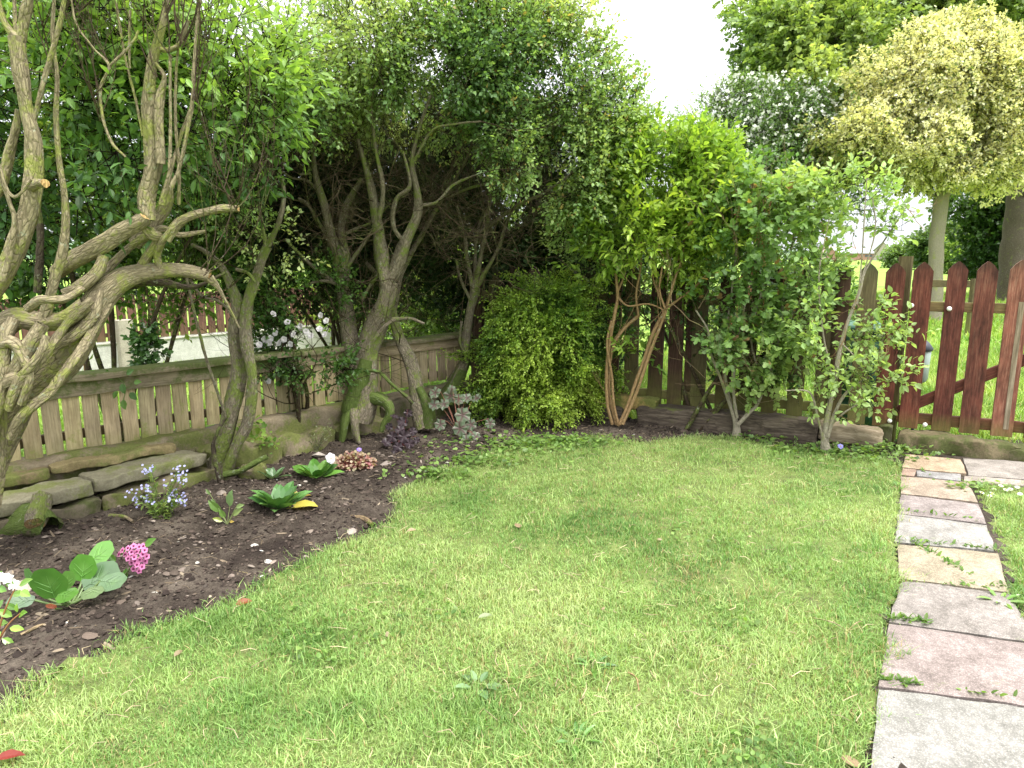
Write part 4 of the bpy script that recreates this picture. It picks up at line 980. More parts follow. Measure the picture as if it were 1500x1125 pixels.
# ---------------- hawthorns along the fence
HW = []
def hawthorn(label, base, limbs, tws, blobs, sd, mat='bark', group='old hawthorns in a row along the low fence', pal=HAW, ll=.033, m=11, dens=1.15, inner=(), **kw):
    global mb, K
    t = thing('hawthorn_tree', label, 'tree', (base[0], base[1], 0), group)
    mb = MB(); Ls = []
    for tr in limbs:
        g = .2; matk = 0; cap = None
        if isinstance(tr, dict): g = tr.get('g', .2); matk = tr.get('mat', 0); cap = tr.get('cap'); tr = tr['t']
        K += 1; Ls.append(limb(mb, tr, WH, 12 if max(q[3] for q in tr) > 6 else 7, cap, K, g, 6, .35, matk))
    sds = tipseeds(*[l for l in Ls if l[-1][2] > 1.1])
    if tws and sds:
        twigfill(mb, sds, tws[0], tws[1], .0045, (1.2, 1.1, .95), 2, .16, .36, None, sd)
        for reg in inner:
            rs = random.Random(sd + 9); ss = [(P(rs.uniform(*reg[0:2]), rs.uniform(*reg[2:4]), rs.uniform(*reg[4:6])), np.array([rs.gauss(0, .8), rs.gauss(0, .5), rs.uniform(-.1, 1)])) for _ in range(reg[6])]
            twigfill(mb, ss, reg[6], .36, .0036, (1.5, 1.42, 1.25), 2, .06, .3, None, sd + 7, ch=(2, 4))
        twigfill(mb, sds, tws[0] // 2, tws[1] * 1.4, .004, (.5, .42, .36), 3, .08, .30, np.array([.3, .5, .2]), sd + 1)
    mb.build('trunk', [M[mat], M['twig'], M['moss_bark']], t)
    bl = [b[:6] + (int(b[6] * dens),) + b[7:] for b in blobs]
    kw.setdefault('tb', .12); crown(t, bl, .17, m, ll, pal, LEAFB if ll > .04 else LEAF4, ratio=1.05, **kw)
    return t
# B
hawthorn('twin stemmed tree with split rotten red wood at its foot and sawn off tops', G(328, 700), [
    [(320, 712, 3.98, 19), (322, 670, 3.98, 14), (342, 605, 3.98, 13), (350, 545, 3.99, 12), (347, 490, 4.0, 12), (352, 450, 4.0, 10), (337, 408, 4.0, 8), (320, 382, 4.0, 6), (300, 366, 4.0, 5), (280, 356, 4.0, 4)],
    [(328, 700, 3.96, 10), (348, 655, 3.94, 9), (368, 612, 3.93, 9), (370, 555, 3.93, 9), (362, 500, 3.94, 10), (362, 458, 3.95, 9), (374, 412, 3.95, 8), (386, 378, 3.95, 8), (394, 360, 3.95, 8)],
    [(390, 362, 3.95, 5), (384, 330, 3.95, 3.5), (378, 290, 3.95, 3), (385, 250, 3.95, 2.5)],
    [(394, 362, 3.95, 6), (408, 325, 3.9, 5), (416, 290, 3.9, 4.5), (413, 262, 3.9, 4)],
    [(352, 300, 3.85, 4), (368, 262, 3.85, 4.5), (374, 225, 3.85, 4), (364, 190, 3.85, 3.5), (362, 180, 3.85, 4)],
    [(345, 470, 3.96, 4), (334, 452, 3.94, 3.5), (318, 440, 3.93, 3), (300, 436, 3.92, 3), (288, 425, 3.9, 3), (276, 405, 3.9, 2.5)],
    [(272, 400, 3.7, 3), (285, 460, 3.72, 3.2), (300, 520, 3.76, 3.5), (318, 575, 3.8, 3.5), (330, 612, 3.85, 3)],
    {'t': [(330, 695, 3.9, 7), (352, 690, 3.9, 6), (375, 678, 3.92, 6), (392, 670, 3.93, 5)], 'mat': 2},
    {'t': [(322, 712, 3.88, 3), (318, 690, 3.87, 5), (312, 655, 3.86, 4), (318, 632, 3.86, 4), (330, 612, 3.9, 3), (333, 600, 3.93, 2)], 'mat': 1, 'g': .5},
    [(374, 415, 3.9, 3), (362, 400, 3.9, 4), (345, 396, 3.9, 4)],
], (10, .3), [(400, 360, 4.5, 50, 40, .2, 30), (330, 290, 4.4, 60, 60, .3, 80), (360, 205, 4.2, 50, 40, .2, 40), (430, 70, 4.3, 60, 50, .3, 40), (350, 30, 4.3, 90, 50, .3, 28), (470, 20, 4.4, 70, 45, .3, 26), (400, 130, 4.3, 80, 55, .3, 150)], 11, 'bark', m=10)
rb = MB(); 
# C
hawthorn('big mossy trunk on arching roots beside the fence with two rising limbs', G(520, 645), [
    {'t': [(520, 612, 4.82, 21), (528, 570, 4.83, 20), (540, 520, 4.85, 17), (550, 480, 4.87, 16), (560, 440, 4.88, 14), (566, 412, 4.9, 13)], 'mat': 0},
    {'t': [(518, 612, 4.80, 13), (521, 590, 4.79, 16), (528, 555, 4.81, 15), (534, 525, 4.83, 10)], 'mat': 2, 'g': .14},
    [(566, 416, 4.9, 10), (562, 380, 4.9, 10), (558, 335, 4.88, 9), (550, 295, 4.85, 8), (538, 250, 4.8, 6), (524, 205, 4.75, 4)],
    [(568, 414, 4.9, 11), (586, 385, 4.9, 11), (602, 345, 4.88, 9), (614, 312, 4.85, 8), (612, 280, 4.83, 6), (604, 240, 4.8, 5), (614, 190, 4.75, 4), (632, 140, 4.7, 3)],
    [(556, 330, 4.88, 6), (562, 280, 4.8, 5), (550, 220, 4.75, 4), (544, 150, 4.7, 3), (562, 95, 4.65, 2.5), (590, 70, 4.6, 2)],
    [(604, 240, 4.8, 3), (632, 192, 4.7, 3), (665, 182, 4.65, 2.5), (705, 178, 4.6, 2)],
    [(612, 300, 4.85, 4), (640, 295, 4.85, 4), (665, 270, 4.85, 3), (700, 255, 4.85, 2)],
    [(595, 360, 4.9, 5), (575, 330, 4.85, 5), (580, 290, 4.8, 5), (600, 270, 4.75, 4), (590, 220, 4.7, 3)],
    {'t': [(518, 600, 4.78, 12), (506, 618, 4.72, 9), (502, 640, 4.7, 7), (498, 656, 4.68, 4)], 'mat': 2},
    {'t': [(520, 600, 4.76, 10), (522, 618, 4.7, 8), (524, 636, 4.68, 7), (528, 650, 4.66, 4)], 'mat': 0},
    {'t': [(528, 585, 4.8, 12), (548, 584, 4.78, 11), (566, 592, 4.76, 9), (572, 608, 4.74, 8), (562, 625, 4.72, 6), (558, 634, 4.7, 4)], 'mat': 2},
    [(500, 650, 4.72, 3), (480, 655, 4.75, 3), (465, 648, 4.8, 2)],
    [(560, 468, 4.9, 4), (598, 466, 4.9, 4), (612, 470, 4.9, 3.5), (622, 474, 4.9, 3)],
    [(548, 500, 4.8, 5), (565, 478, 4.8, 4), (580, 468, 4.82, 4)],
    {'t': [(535, 542, 4.75, 4), (555, 546, 4.74, 4), (572, 562, 4.74, 4), (592, 578, 4.76, 4), (604, 590, 4.8, 4)], 'mat': 2},
    [(530, 440, 4.95, 4), (545, 415, 4.95, 4), (560, 400, 4.95, 4)],
], (26, .42), [(625, 85, 4.95, 60, 50, .25, 150, {'seed': 2, 'thr': -2}), (640, 120, 5.1, 40, 30, .2, 60, {'seed': 2, 'thr': -2}), (560, 80, 4.75, 110, 70, .36, 330), (640, 110, 4.7, 80, 45, .28, 190), (520, 130, 4.9, 100, 40, .3, 220), (600, 25, 4.7, 130, 60, .32, 230), (520, -30, 4.8, 160, 50, .3, 60), (560, 170, 5.2, 120, 45, .35, 200)], 21, 'bark', inner=((500, 660, 160, 360, 4.8, 5.3, 80),))
# C2
hawthorn('slim fork topped trunk leaning left just behind the big mossy trunk', G(515, 625), [
    [(528, 600, 4.98, 16), (524, 560, 4.98, 15), (520, 510, 4.98, 14), (512, 470, 4.98, 13), (503, 425, 4.98, 11), (494, 380, 4.97, 10), (482, 340, 4.95, 8), (474, 300, 4.9, 7), (462, 250, 4.85, 5), (462, 200, 4.8, 4), (482, 160, 4.75, 3)],
    [(503, 425, 4.98, 7), (508, 380, 5.0, 8), (500, 340, 5.02, 7), (508, 300, 5.02, 6), (530, 262, 5.0, 4)],
    [(502, 424, 4.95, 6), (482, 408, 4.93, 5), (462, 392, 4.9, 4.5), (440, 372, 4.88, 4), (418, 350, 4.85, 3.5)],
    [(502, 420, 4.95, 4), (478, 412, 4.9, 4), (460, 414, 4.9, 4), (444, 420, 4.88, 3)],
    [(510, 390, 4.95, 4), (522, 370, 4.95, 4.5), (540, 345, 4.92, 4), (555, 320, 4.9, 3)],
    [(500, 345, 5, 4), (520, 335, 5, 4), (545, 325, 4.98, 3), (570, 300, 4.95, 2)],
    [(462, 215, 4.82, 3), (446, 180, 4.8, 3), (428, 150, 4.78, 2), (405, 120, 4.75, 1.5)],
    [(470, 285, 4.9, 3), (450, 265, 4.9, 3), (430, 262, 4.88, 2.5), (410, 250, 4.88, 2)],
    [(455, 255, 4.85, 3), (440, 256, 4.84, 2.5)],
    [(489, 360, 4.96, 4), (468, 330, 4.95, 4), (450, 300, 4.95, 3.5), (436, 290, 4.95, 3)],
], (22, .4), [(450, 130, 4.9, 90, 52, .35, 230), (420, 170, 5.0, 70, 50, .3, 130), (500, 75, 5.0, 90, 60, .35, 120), (470, 165, 5.1, 90, 30, .3, 120), (440, 150, 4.5, 50, 40, .2, 50)], 31, 'bark', inner=((380, 540, 180, 400, 4.7, 5.2, 70),))
# D
hawthorn('dark slanting trunk with lichened foot right of the big mossy trunk', G(612, 622), [
    [(622, 622, 5.0, 18), (614, 595, 5.0, 15), (606, 565, 5.02, 12), (598, 530, 5.05, 11), (587, 500, 5.1, 9), (577, 460, 5.15, 8), (566, 425, 5.2, 7), (548, 400, 5.25, 5), (536, 385, 5.25, 4)],
    {'t': [(626, 626, 4.98, 12), (624, 600, 4.98, 10), (612, 570, 5.0, 8)], 'mat': 2},
    [(577, 460, 5.2, 5), (590, 400, 5.25, 5), (620, 340, 5.3, 5), (650, 290, 5.3, 4), (680, 240, 5.2, 3), (700, 180, 5.1, 2.5)],
    [(650, 290, 5.3, 3), (690, 275, 5.2, 3), (735, 262, 5.1, 3), (760, 240, 5.0, 2)],
], (20, .45), [(700, 90, 4.9, 90, 80, .38, 420), (760, 60, 5.0, 80, 90, .38, 320), (735, 185, 4.85, 50, 30, .2, 90), (745, 245, 4.8, 50, 16, .15, 55), (700, 10, 4.9, 100, 50, .3, 150), (720, 150, 5.3, 110, 70, .4, 260), (770, -30, 5.0, 90, 40, .3, 50)], 41, 'bark',
    accent=((.46, .36, .14), .03), inner=((600, 760, 180, 380, 4.9, 5.5, 70),))
# E
hawthorn('rearmost slender trunk fanning into many stems at the fence corner', G(672, 600), [
    {'t': [(655, 585, 5.5, 18), (668, 562, 5.5, 14), (678, 540, 5.5, 10)], 'mat': 2},
    [(668, 566, 5.5, 13), (682, 535, 5.5, 10), (684, 500, 5.5, 9), (688, 460, 5.5, 8), (694, 422, 5.5, 8)],
    [(692, 430, 5.5, 6), (684, 385, 5.5, 4.5), (680, 345, 5.48, 4), (668, 300, 5.45, 3)],
    [(694, 425, 5.5, 6), (704, 375, 5.5, 5), (714, 320, 5.48, 4.5), (716, 260, 5.4, 3)],
    [(696, 424, 5.5, 5), (712, 395, 5.48, 4.5), (730, 362, 5.45, 4), (740, 330, 5.42, 3.5), (760, 290, 5.4, 3)],
    [(694, 425, 5.52, 5), (696, 380, 5.55, 4), (702, 330, 5.6, 3.5), (724, 280, 5.6, 3)],
    [(690, 440, 5.48, 4), (676, 410, 5.46, 3), (668, 380, 5.45, 2.5)],
    [(704, 340, 5.5, 4), (760, 300, 5.3, 4), (800, 280, 5.2, 3), (850, 240, 5.1, 2.5), (900, 155, 5.0, 2)],
    [(683, 520, 5.48, 4), (674, 500, 5.46, 3), (676, 470, 5.46, 2.5)],
], (26, .5), [(820, 120, 5.1, 80, 100, .4, 420), (870, 190, 5.15, 75, 85, .38, 380), (830, 260, 5.1, 80, 60, .32, 360), (905, 240, 5.3, 65, 70, .35, 250), (780, 210, 5.1, 70, 60, .35, 280), (850, 310, 5.3, 60, 40, .25, 160), (930, 190, 5.3, 35, 35, .2, 45, {'thr': -.1}), (800, 20, 5.2, 60, 60, .35, 150), (960, 230, 5.5, 45, 40, .25, 90), (880, 360, 5.7, 60, 50, .25, 180)], 51, 'bark',
    accent=((.48, .38, .14), .03), inner=((640, 860, 260, 420, 5.2, 5.8, 60),))

# ---------------- shrubs of the next garden, right behind the low fence: the back of the hedge, some leaves coloured for shade
def backshrub(label, blobs, base, pal=SHADED, ll=.05, L=.2, m=9, stem=True, tmpl=LEAF4, name='hedge_shrub', group='dense shrubs behind the low fence', sd=5, accent=None, tb=0, nst=6, lm='leaf', **kw):
    t = thing(name, label, 'shrub', (base[0], base[1], 0), group)
    if stem:
        mb = MB(); rs = random.Random(sd); tg = [P(b[0] + rs.uniform(-.6, .6) * b[3], b[1] + rs.uniform(-.4, .5) * b[4], b[2]) for b in blobs for _ in range(3)]
        segs = []
        for k in range(nst):
            q = tg[rs.randrange(len(tg))]; a = np.array([base[0] + rs.gauss(0, .12), base[1] + rs.gauss(0, .1), 0]); m1 = (a + q) / 2 + np.array([rs.gauss(0, .12), rs.gauss(0, .1), .15])
            tube(mb, [a, m1, q], [.018, .012, .005], 6, (.8, .75, .65), 6, .15, seed=k)
            s2, _t = [], []
            for z in range(3): grow(segs, _t, a + (q - a) * rs.uniform(.5, 1), np.array([rs.gauss(0, 1), rs.gauss(0, 1), .5]), .45, .005, 2, .3, .1, (2, 4), None, rs)
        draw_segs(mb, segs, (.7, .62, .5)); mb.build('stems', M['twig'], t)
    mb = MB(); C_, D_ = zip(*[blob(*b[:7], **(b[7] if len(b) > 7 else {})) for b in blobs]); 
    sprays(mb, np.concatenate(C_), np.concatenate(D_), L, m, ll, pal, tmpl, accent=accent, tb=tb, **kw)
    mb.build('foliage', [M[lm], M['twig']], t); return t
backshrub('dark leafy shrub behind the left end of the fence with light breaking through', [(60, 120, 4.3, 130, 130, .4, 330), (200, 130, 4.5, 140, 120, .4, 420), (70, 330, 4.4, 110, 110, .35, 260), (190, 300, 4.6, 120, 100, .35, 320), (300, 250, 4.8, 90, 110, .4, 300), (90, 430, 4.6, 100, 50, .3, 120), (-80, 250, 4.3, 100, 220, .4, 260), (210, 430, 4.8, 90, 35, .25, 90)], (-2.2, 4.6), [(.03, .07, .02), (.06, .125, .028), (.11, .20, .04), (.20, .30, .06)], .055, sd=3, thr_=None) if False else None
def bs(*a, **k): return backshrub(*a, **k)
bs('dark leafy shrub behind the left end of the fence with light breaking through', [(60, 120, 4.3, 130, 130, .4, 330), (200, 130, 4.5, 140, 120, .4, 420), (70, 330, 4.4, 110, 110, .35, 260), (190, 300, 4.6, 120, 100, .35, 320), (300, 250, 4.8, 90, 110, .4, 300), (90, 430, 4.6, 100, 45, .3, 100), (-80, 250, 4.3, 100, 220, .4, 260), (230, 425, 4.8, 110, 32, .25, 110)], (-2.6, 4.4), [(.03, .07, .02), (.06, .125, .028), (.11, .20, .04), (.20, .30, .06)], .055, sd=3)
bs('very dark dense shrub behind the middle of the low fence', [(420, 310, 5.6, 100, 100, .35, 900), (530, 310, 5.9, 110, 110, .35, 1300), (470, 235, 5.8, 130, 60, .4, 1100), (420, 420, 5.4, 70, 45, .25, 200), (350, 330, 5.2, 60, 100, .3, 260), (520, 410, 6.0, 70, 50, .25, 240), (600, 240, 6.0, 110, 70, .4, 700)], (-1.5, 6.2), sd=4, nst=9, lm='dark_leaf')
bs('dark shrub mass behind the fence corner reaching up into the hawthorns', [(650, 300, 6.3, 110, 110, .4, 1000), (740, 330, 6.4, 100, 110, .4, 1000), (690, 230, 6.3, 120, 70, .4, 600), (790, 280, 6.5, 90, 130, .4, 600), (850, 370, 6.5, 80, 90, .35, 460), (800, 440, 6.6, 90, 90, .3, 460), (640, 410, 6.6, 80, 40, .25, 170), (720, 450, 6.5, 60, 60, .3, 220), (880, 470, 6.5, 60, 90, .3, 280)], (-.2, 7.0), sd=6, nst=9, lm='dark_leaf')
bs('green laurel like shrub beyond the fence below the dark canopy', [(600, 450, 7.2, 70, 45, .3, 240), (670, 450, 7.4, 60, 50, .3, 220), (640, 380, 7.4, 90, 40, .3, 200)], (-1.0, 7.4), [(.05, .11, .025), (.09, .18, .035), (.16, .27, .05), (.28, .38, .08)], .05, sd=7)
bs('sunlit yellow green bushes on the far side of the next garden', [(560, 470, 10, 90, 30, .5, 300), (660, 455, 10, 90, 45, .5, 420), (600, 400, 10.5, 160, 45, .5, 500), (440, 420, 11, 120, 45, .5, 400), (300, 420, 11, 110, 35, .5, 300)], (-1.6, 10.2), [(.12, .22, .04), (.2, .33, .06), (.32, .45, .09)], .07, .3, sd=8, group=None)
t = bs('white flowering rose hanging over the low fence between two trunks', [(425, 440, 4.75, 60, 45, .16, 120), (440, 500, 4.7, 65, 32, .14, 110), (400, 400, 4.8, 45, 40, .15, 70), (470, 540, 4.62, 55, 14, .08, 60), (420, 540, 4.55, 35, 16, .08, 40), (480, 430, 4.9, 40, 50, .15, 60)], (-1.55, 4.7), [(.03, .075, .02), (.06, .13, .03), (.10, .20, .04)], .036, .13, 9, name='rose_bush', group=None, sd=9)
def rosette(mb, c, r, n, col, face, ring=2, w=.9):
    """a double flower made of petals round its centre"""
    for k in range(ring):
        a = np.arange(n) * 2 * pi / n + k * .6; X = nrm(np.cross(face, [.1, .2, 1])); Yv = np.cross(face, X)
        D = X[None] * np.cos(a)[:, None] + Yv[None] * np.sin(a)[:, None] + face * (.25 + .6 * k)
        inst(mb, LEAFO[0] * np.array([w * 1.5, 1, 1]), LEAFO[1], np.tile(c, (n, 1)), frames(D, np.tile(face, (n, 1))), r * (1 - .3 * k), np.array(col) * rng.uniform(.88, 1.08, (n, 1)))
mb = MB()
for x, y in ((400, 460), (421, 472), (430, 490), (448, 486), (470, 462), (468, 482), (476, 490), (409, 503), (416, 497), (426, 504), (388, 497), (380, 505), (394, 502), (440, 478), (404, 488), (393, 558), (478, 470), (396, 496), (455, 492)):
    mb = MB(); rosette(mb, P(x, y, 4.5 + rng.uniform(-.03, .03)), .023, 5, (.66, .63, .65), nrm(np.array([rng.normal() * .5, -1, .4 + rng.normal() * .3])), 3, 1.5); mb.build('flower', M['petal'], t)
for nm_, lab_, x_, y_, Y_, rx_, ry_, n_, ll_ in (('ivy', 'dark ivy column hanging above the mossy rail before the white wall', 215, 512, 4.25, 14, 36, 90, .040), ):
    t = thing(nm_, lab_, 'climber', tuple(P(x_, y_ + 40, Y_)))
    mb = MB(); sprays(mb, *blob(x_, y_, Y_, rx_, ry_, .05, n_, thr=-2), .05, 5, ll_, [(.02, .06, .018), (.05, .12, .03), (.09, .18, .05)], LEAFB); mb.build('foliage', [M['glossy_leaf'], M['twig']], t)
    mb = MB(); tube(mb, [P(214, 420, 4.3), P(218, 460, 4.28), P(215, 540, 4.25)], [.006, .006, .004], 6, (.6, .5, .4)); mb.build('stem', M['twig'], t)
t = thing('trailing_weed', 'small trailing plant with oval leaves hanging over the mossy rail', 'plant', tuple(P(175, 560, 3.85)))
mb = MB()
for x, y, s_, a in ((165, 556, .05, 2.4), (150, 552, .035, 2.7), (185, 548, .06, .5), (178, 562, .06, -1.2), (190, 575, .06, -.7), (172, 572, .05, -2.0), (180, 585, .06, -1.3), (160, 548, .03, 1.9), (196, 560, .05, .1), (140, 545, .03, 2.9)):
    inst(mb, LEAFO[0], LEAFO[1], P(x, y, 3.8)[None], frames(np.array([[cos(a), -.3, sin(a)]]), np.array([[0, -1, .5]])), np.array([s_]), pick([(.06, .14, .03), (.14, .27, .05)], rng.random(1)))
tube(mb, [P(168, 545, 3.88), P(174, 555, 3.84), P(184, 566, 3.82), (P(180, 590, 3.8))], [.003] * 4, 5, (.2, .26, .1), mat=0); mb.build('foliage', [M['leaf'], M['twig']], t)

# ---------------- shrubs along the right fence
def shrub(name, label, base, limbs, seeds_n, blobs, pal, ll, L, m, tmpl=LEAF4, bark='cane', cat='shrub', sd=1, group=None, thin=(1, 1, 1), **kw):
    global K
    t = thing(name, label, cat, (base[0], base[1], 0), group); mb = MB(); Ls = []
    for tr in limbs: K += 1; Ls.append(limb(mb, tr, WH, 8, None, K, .1, 5, .25))
    if seeds_n[0]: twigfill(mb, tipseeds(*Ls), seeds_n[0], seeds_n[1], .0032, thin, 2, .3, .22, None, sd, 0)
    mb.build('stems', [M[bark], M['twig']], t)
    mb = MB(); C_, D_ = zip(*[blob(*b[:7], **(b[7] if len(b) > 7 else {})) for b in blobs])
    D_ = nrm(np.concatenate(D_) + np.array([0, 0, kw.pop('rise', .4)]))
    sprays(mb, np.concatenate(C_), D_, L, m, ll, pal, tmpl, **kw)
    mb.build('foliage', [M[kw.get('_', 'leaf')], M['twig']], t); return t
# golden leaved arching bush in the corner
t = thing('golden_leaved_bush', 'dense bush of tiny golden green leaves on arching sprays at the fence corner', 'bush', (G(795, 606)[0], 5.4, 0))
mb = MB(); rs = random.Random(8); pts_, dr_ = [], []
top = (785, 400); bb = np.array([G(795, 606)[0], 5.4, 0.02])
for k in range(230):
    a = rs.uniform(0, 2 * pi); R_ = rs.uniform(.08, .38) if k > 34 else rs.uniform(.36, .52); hh = rs.uniform(.2, 1.22) * (1 - .75 * R_)
    e_ = bb + np.array([cos(a) * R_, sin(a) * R_ * .7, hh]); c1 = bb + np.array([cos(a) * R_ * .35, sin(a) * R_ * .25, hh * .85]); tip = e_ + np.array([cos(a) * rs.uniform(.05, .22), sin(a) * .1, -rs.uniform(-.08, .26)])
    p, r = catmull([bb + np.array([rs.gauss(0, .04), rs.gauss(0, .04), 0]), c1, e_, tip], [.005, .004, .0025, .001], 9)
    sticks(mb, p[:-1], p[1:], r[:-1], r[1:], (.8, .65, .5), 0)
    for i in range(5, len(p)):
        for _ in range(2): pts_.append(p[i] + np.array([rs.gauss(0, .02), rs.gauss(0, .02), rs.gauss(0, .02)])); dr_.append(nrm(p[i] - p[i - 1]) + np.array([rs.gauss(0, .5), rs.gauss(0, .5), rs.gauss(0, .3)]))
mb.build('stems', M['twig'], t)
c0, d0 = blob(795, 535, 5.5, 66, 65, .2, 800, thr=-.3, nf=3)
pts_ = np.concatenate([np.array(pts_), c0]); dr_ = np.concatenate([np.array(dr_), d0])
hz = (pts_[:, 2] - .35) * 1.2 + snoise(pts_, 61, 2.0) * .25
mb = MB(); lo = hz < -.08
gold = [(.05, .12, .03), (.10, .21, .035), (.24, .38, .05), (.38, .52, .085)]
sprays(mb, pts_, dr_, .14, 15, .022, gold, LEAF4, spread=.85, droop=.1, tr=.001, up=.9, nf=2.6, seed=9, tb=.16)
mb.build('foliage', [M['leaf'], M['twig']], t)
# orange stemmed shrub (forsythia)
Y0 = 5.15
shrub('orange_stemmed_shrub', 'tall shrub with bare orange brown canes and bright yellow green top', G(903, 622), [
    [(898, 622, Y0, 4), (890, 590, Y0, 4), (888, 545, Y0, 4), (893, 500, Y0, 4), (900, 460, Y0, 4), (905, 435, Y0, 3.5), (903, 400, Y0, 3)],
    [(903, 622, Y0 + .02, 4), (893, 580, Y0 + .02, 4), (894, 530, Y0 + .03, 4), (902, 500, Y0 + .03, 4), (918, 478, Y0 + .03, 4), (936, 462, Y0 + .02, 4)],
    [(906, 624, Y0 - .02, 3.5), (898, 590, Y0 - .02, 3.5), (896, 550, Y0 - .02, 3), (889, 505, Y0 - .02, 3), (895, 470, Y0, 3)],
    [(908, 622, Y0 - .03, 5), (922, 590, Y0 - .03, 4.5), (940, 535, Y0 - .03, 4.5), (955, 490, Y0 - .03, 4.5), (975, 452, Y0 - .03, 4)],
    [(912, 622, Y0 - .05, 4), (932, 575, Y0 - .05, 4), (950, 520, Y0 - .05, 4), (966, 480, Y0 - .05, 3.5), (976, 455, Y0 - .05, 3.5)],
    [(936, 462, Y0, 2.5), (932, 430, Y0, 2.5), (938, 390, Y0, 2.5), (940, 345, Y0, 2.5), (935, 290, Y0, 2)],
    [(975, 452, Y0, 3), (985, 420, Y0, 2.5), (995, 380, Y0, 2.5), (1008, 330, Y0, 2)], [(975, 452, Y0 - .05, 3), (998, 435, Y0 - .05, 2.5), (1020, 418, Y0 - .05, 2.5), (1042, 395, Y0 - .05, 2)],
    [(974, 452, Y0 - .1, 2.5), (966, 425, Y0 - .1, 2.5), (970, 390, Y0 - .1, 2)], [(978, 448, Y0 - .08, 2.5), (992, 400, Y0 - .08, 2.5), (1000, 375, Y0 - .08, 2), (1010, 300, Y0 - .05, 1.5)],
    [(905, 435, Y0, 2.5), (920, 448, Y0 - .05, 2), (950, 445, Y0 - .08, 2), (975, 455, Y0 - .1, 1.5)], [(904, 430, Y0, 2), (915, 400, Y0, 2), (918, 370, Y0, 1.5)],
    [(968, 440, Y0, 2), (956, 400, Y0, 2), (962, 350, Y0, 1.5)],
], (16, .38), [(965, 228, Y0, 55, 30, .2, 110, {'thr': -2}), (960, 260, Y0, 80, 55, .30, 330), (1010, 240, Y0 + .1, 60, 40, .3, 190), (930, 330, Y0, 65, 55, .28, 230), (1020, 330, Y0, 65, 60, .30, 290), (890, 300, Y0 + .1, 45, 50, .2, 110), (980, 380, Y0 + .15, 60, 35, .2, 70), (930, 240, Y0, 50, 35, .2, 100), (1050, 280, Y0, 40, 50, .2, 110), (980, 218, Y0, 60, 22, .2, 80), (870, 360, Y0 + .1, 30, 40, .15, 40), (960, 415, Y0 + .1, 20, 20, .1, 10), (940, 520, Y0 + .1, 14, 12, .06, 8), (915, 515, Y0, 20, 14, .06, 7)],
    PRV, .062, .16, 9, LEAFL, 'cane', sd=12, spread=.8, droop=.2, ratio=1.1, nf=.8, tr=.0015, tb=.16)
# currant
Y1 = 4.95
shrub('flowering_currant', 'grey stemmed currant shrub with small lobed leaves and faded reddish flower tassels', G(1078, 636), [
    [(1078, 637, Y1, 9), (1078, 622, Y1, 7), (1072, 600, Y1, 4.5), (1058, 560, Y1, 3.5), (1042, 520, Y1, 3), (1038, 485, Y1, 2.5), (1020, 455, Y1, 2)],
    [(1076, 615, Y1 + .02, 4.5), (1068, 580, Y1 + .02, 4), (1062, 540, Y1 + .02, 3.5), (1066, 480, Y1 + .02, 3), (1075, 400, Y1 + .02, 2.5), (1080, 330, Y1, 2)],
    [(1080, 612, Y1 - .02, 4), (1074, 570, Y1 - .02, 3.5), (1078, 520, Y1 - .02, 3), (1090, 450, Y1, 2.5), (1110, 370, Y1, 2), (1120, 300, Y1, 1.5)],
    [(1082, 622, Y1 - .04, 5), (1095, 608, Y1 - .05, 4.5), (1110, 592, Y1 - .05, 4), (1122, 560, Y1 - .05, 3), (1140, 500, Y1 - .02, 3), (1150, 420, Y1, 2.5), (1165, 330, Y1, 2)],
    [(1120, 565, Y1, 2.5), (1100, 500, Y1, 2.5), (1118, 420, Y1, 2), (1140, 350, Y1, 1.5)], [(1150, 480, Y1, 2.5), (1180, 420, Y1, 2), (1190, 350, Y1, 1.5), (1185, 300, Y1, 1.2)],
], (26, .42), [(1090, 330, Y1, 60, 60, .25, 115), (1150, 330, Y1, 65, 65, .25, 120), (1070, 440, Y1, 45, 60, .18, 60), (1120, 440, Y1, 60, 50, .2, 62), (1180, 420, Y1, 50, 60, .2, 50), (1110, 520, Y1 - .05, 60, 40, .18, 60), (1120, 565, Y1 - .08, 28, 20, .1, 28), (1060, 500, Y1, 20, 40, .1, 34), (1160, 500, Y1, 45, 35, .15, 60), (1130, 285, Y1, 60, 25, .2, 60), (1190, 300, Y1, 40, 35, .2, 36), (1060, 300, Y1 + .1, 30, 40, .2, 50)],
    CUR, .052, .13, 8, LEAFB, 'smooth_bark', sd=13, spread=.95, droop=.3, nf=1.0, tr=.0013, accent=((.35, .22, .10), .02), thin=(.8, .65, .5))
# tassels of the currant
tz = [o for o in COL.objects if o.name == 'flowering_currant'][0]; rs = random.Random(3)
for k in range(46):
    p = P(rs.uniform(1070, 1215), rs.uniform(280, 470), Y1 - rs.uniform(0, .2))
    cc, dd = [], []
    for i in range(12): cc.append(p + np.array([rs.gauss(0, .008), rs.gauss(0, .008), -.008 * i])); dd.append([rs.gauss(0, 1), rs.gauss(0, 1), -.5])
    mb = MB(); sticks(mb, [cc[0]], [cc[-1]], .0012, .0008, (.4, .2, .12)); inst(mb, LEAF4[0], LEAF4[1], np.array(cc), frames(np.array(dd), rng.normal(size=(len(cc), 3))), rng.uniform(.008, .016, len(cc)), pick([(.32, .10, .07), (.45, .22, .12)], rng.random(len(cc))))
    mb.build('flower_tassel', M['petal'], tz)
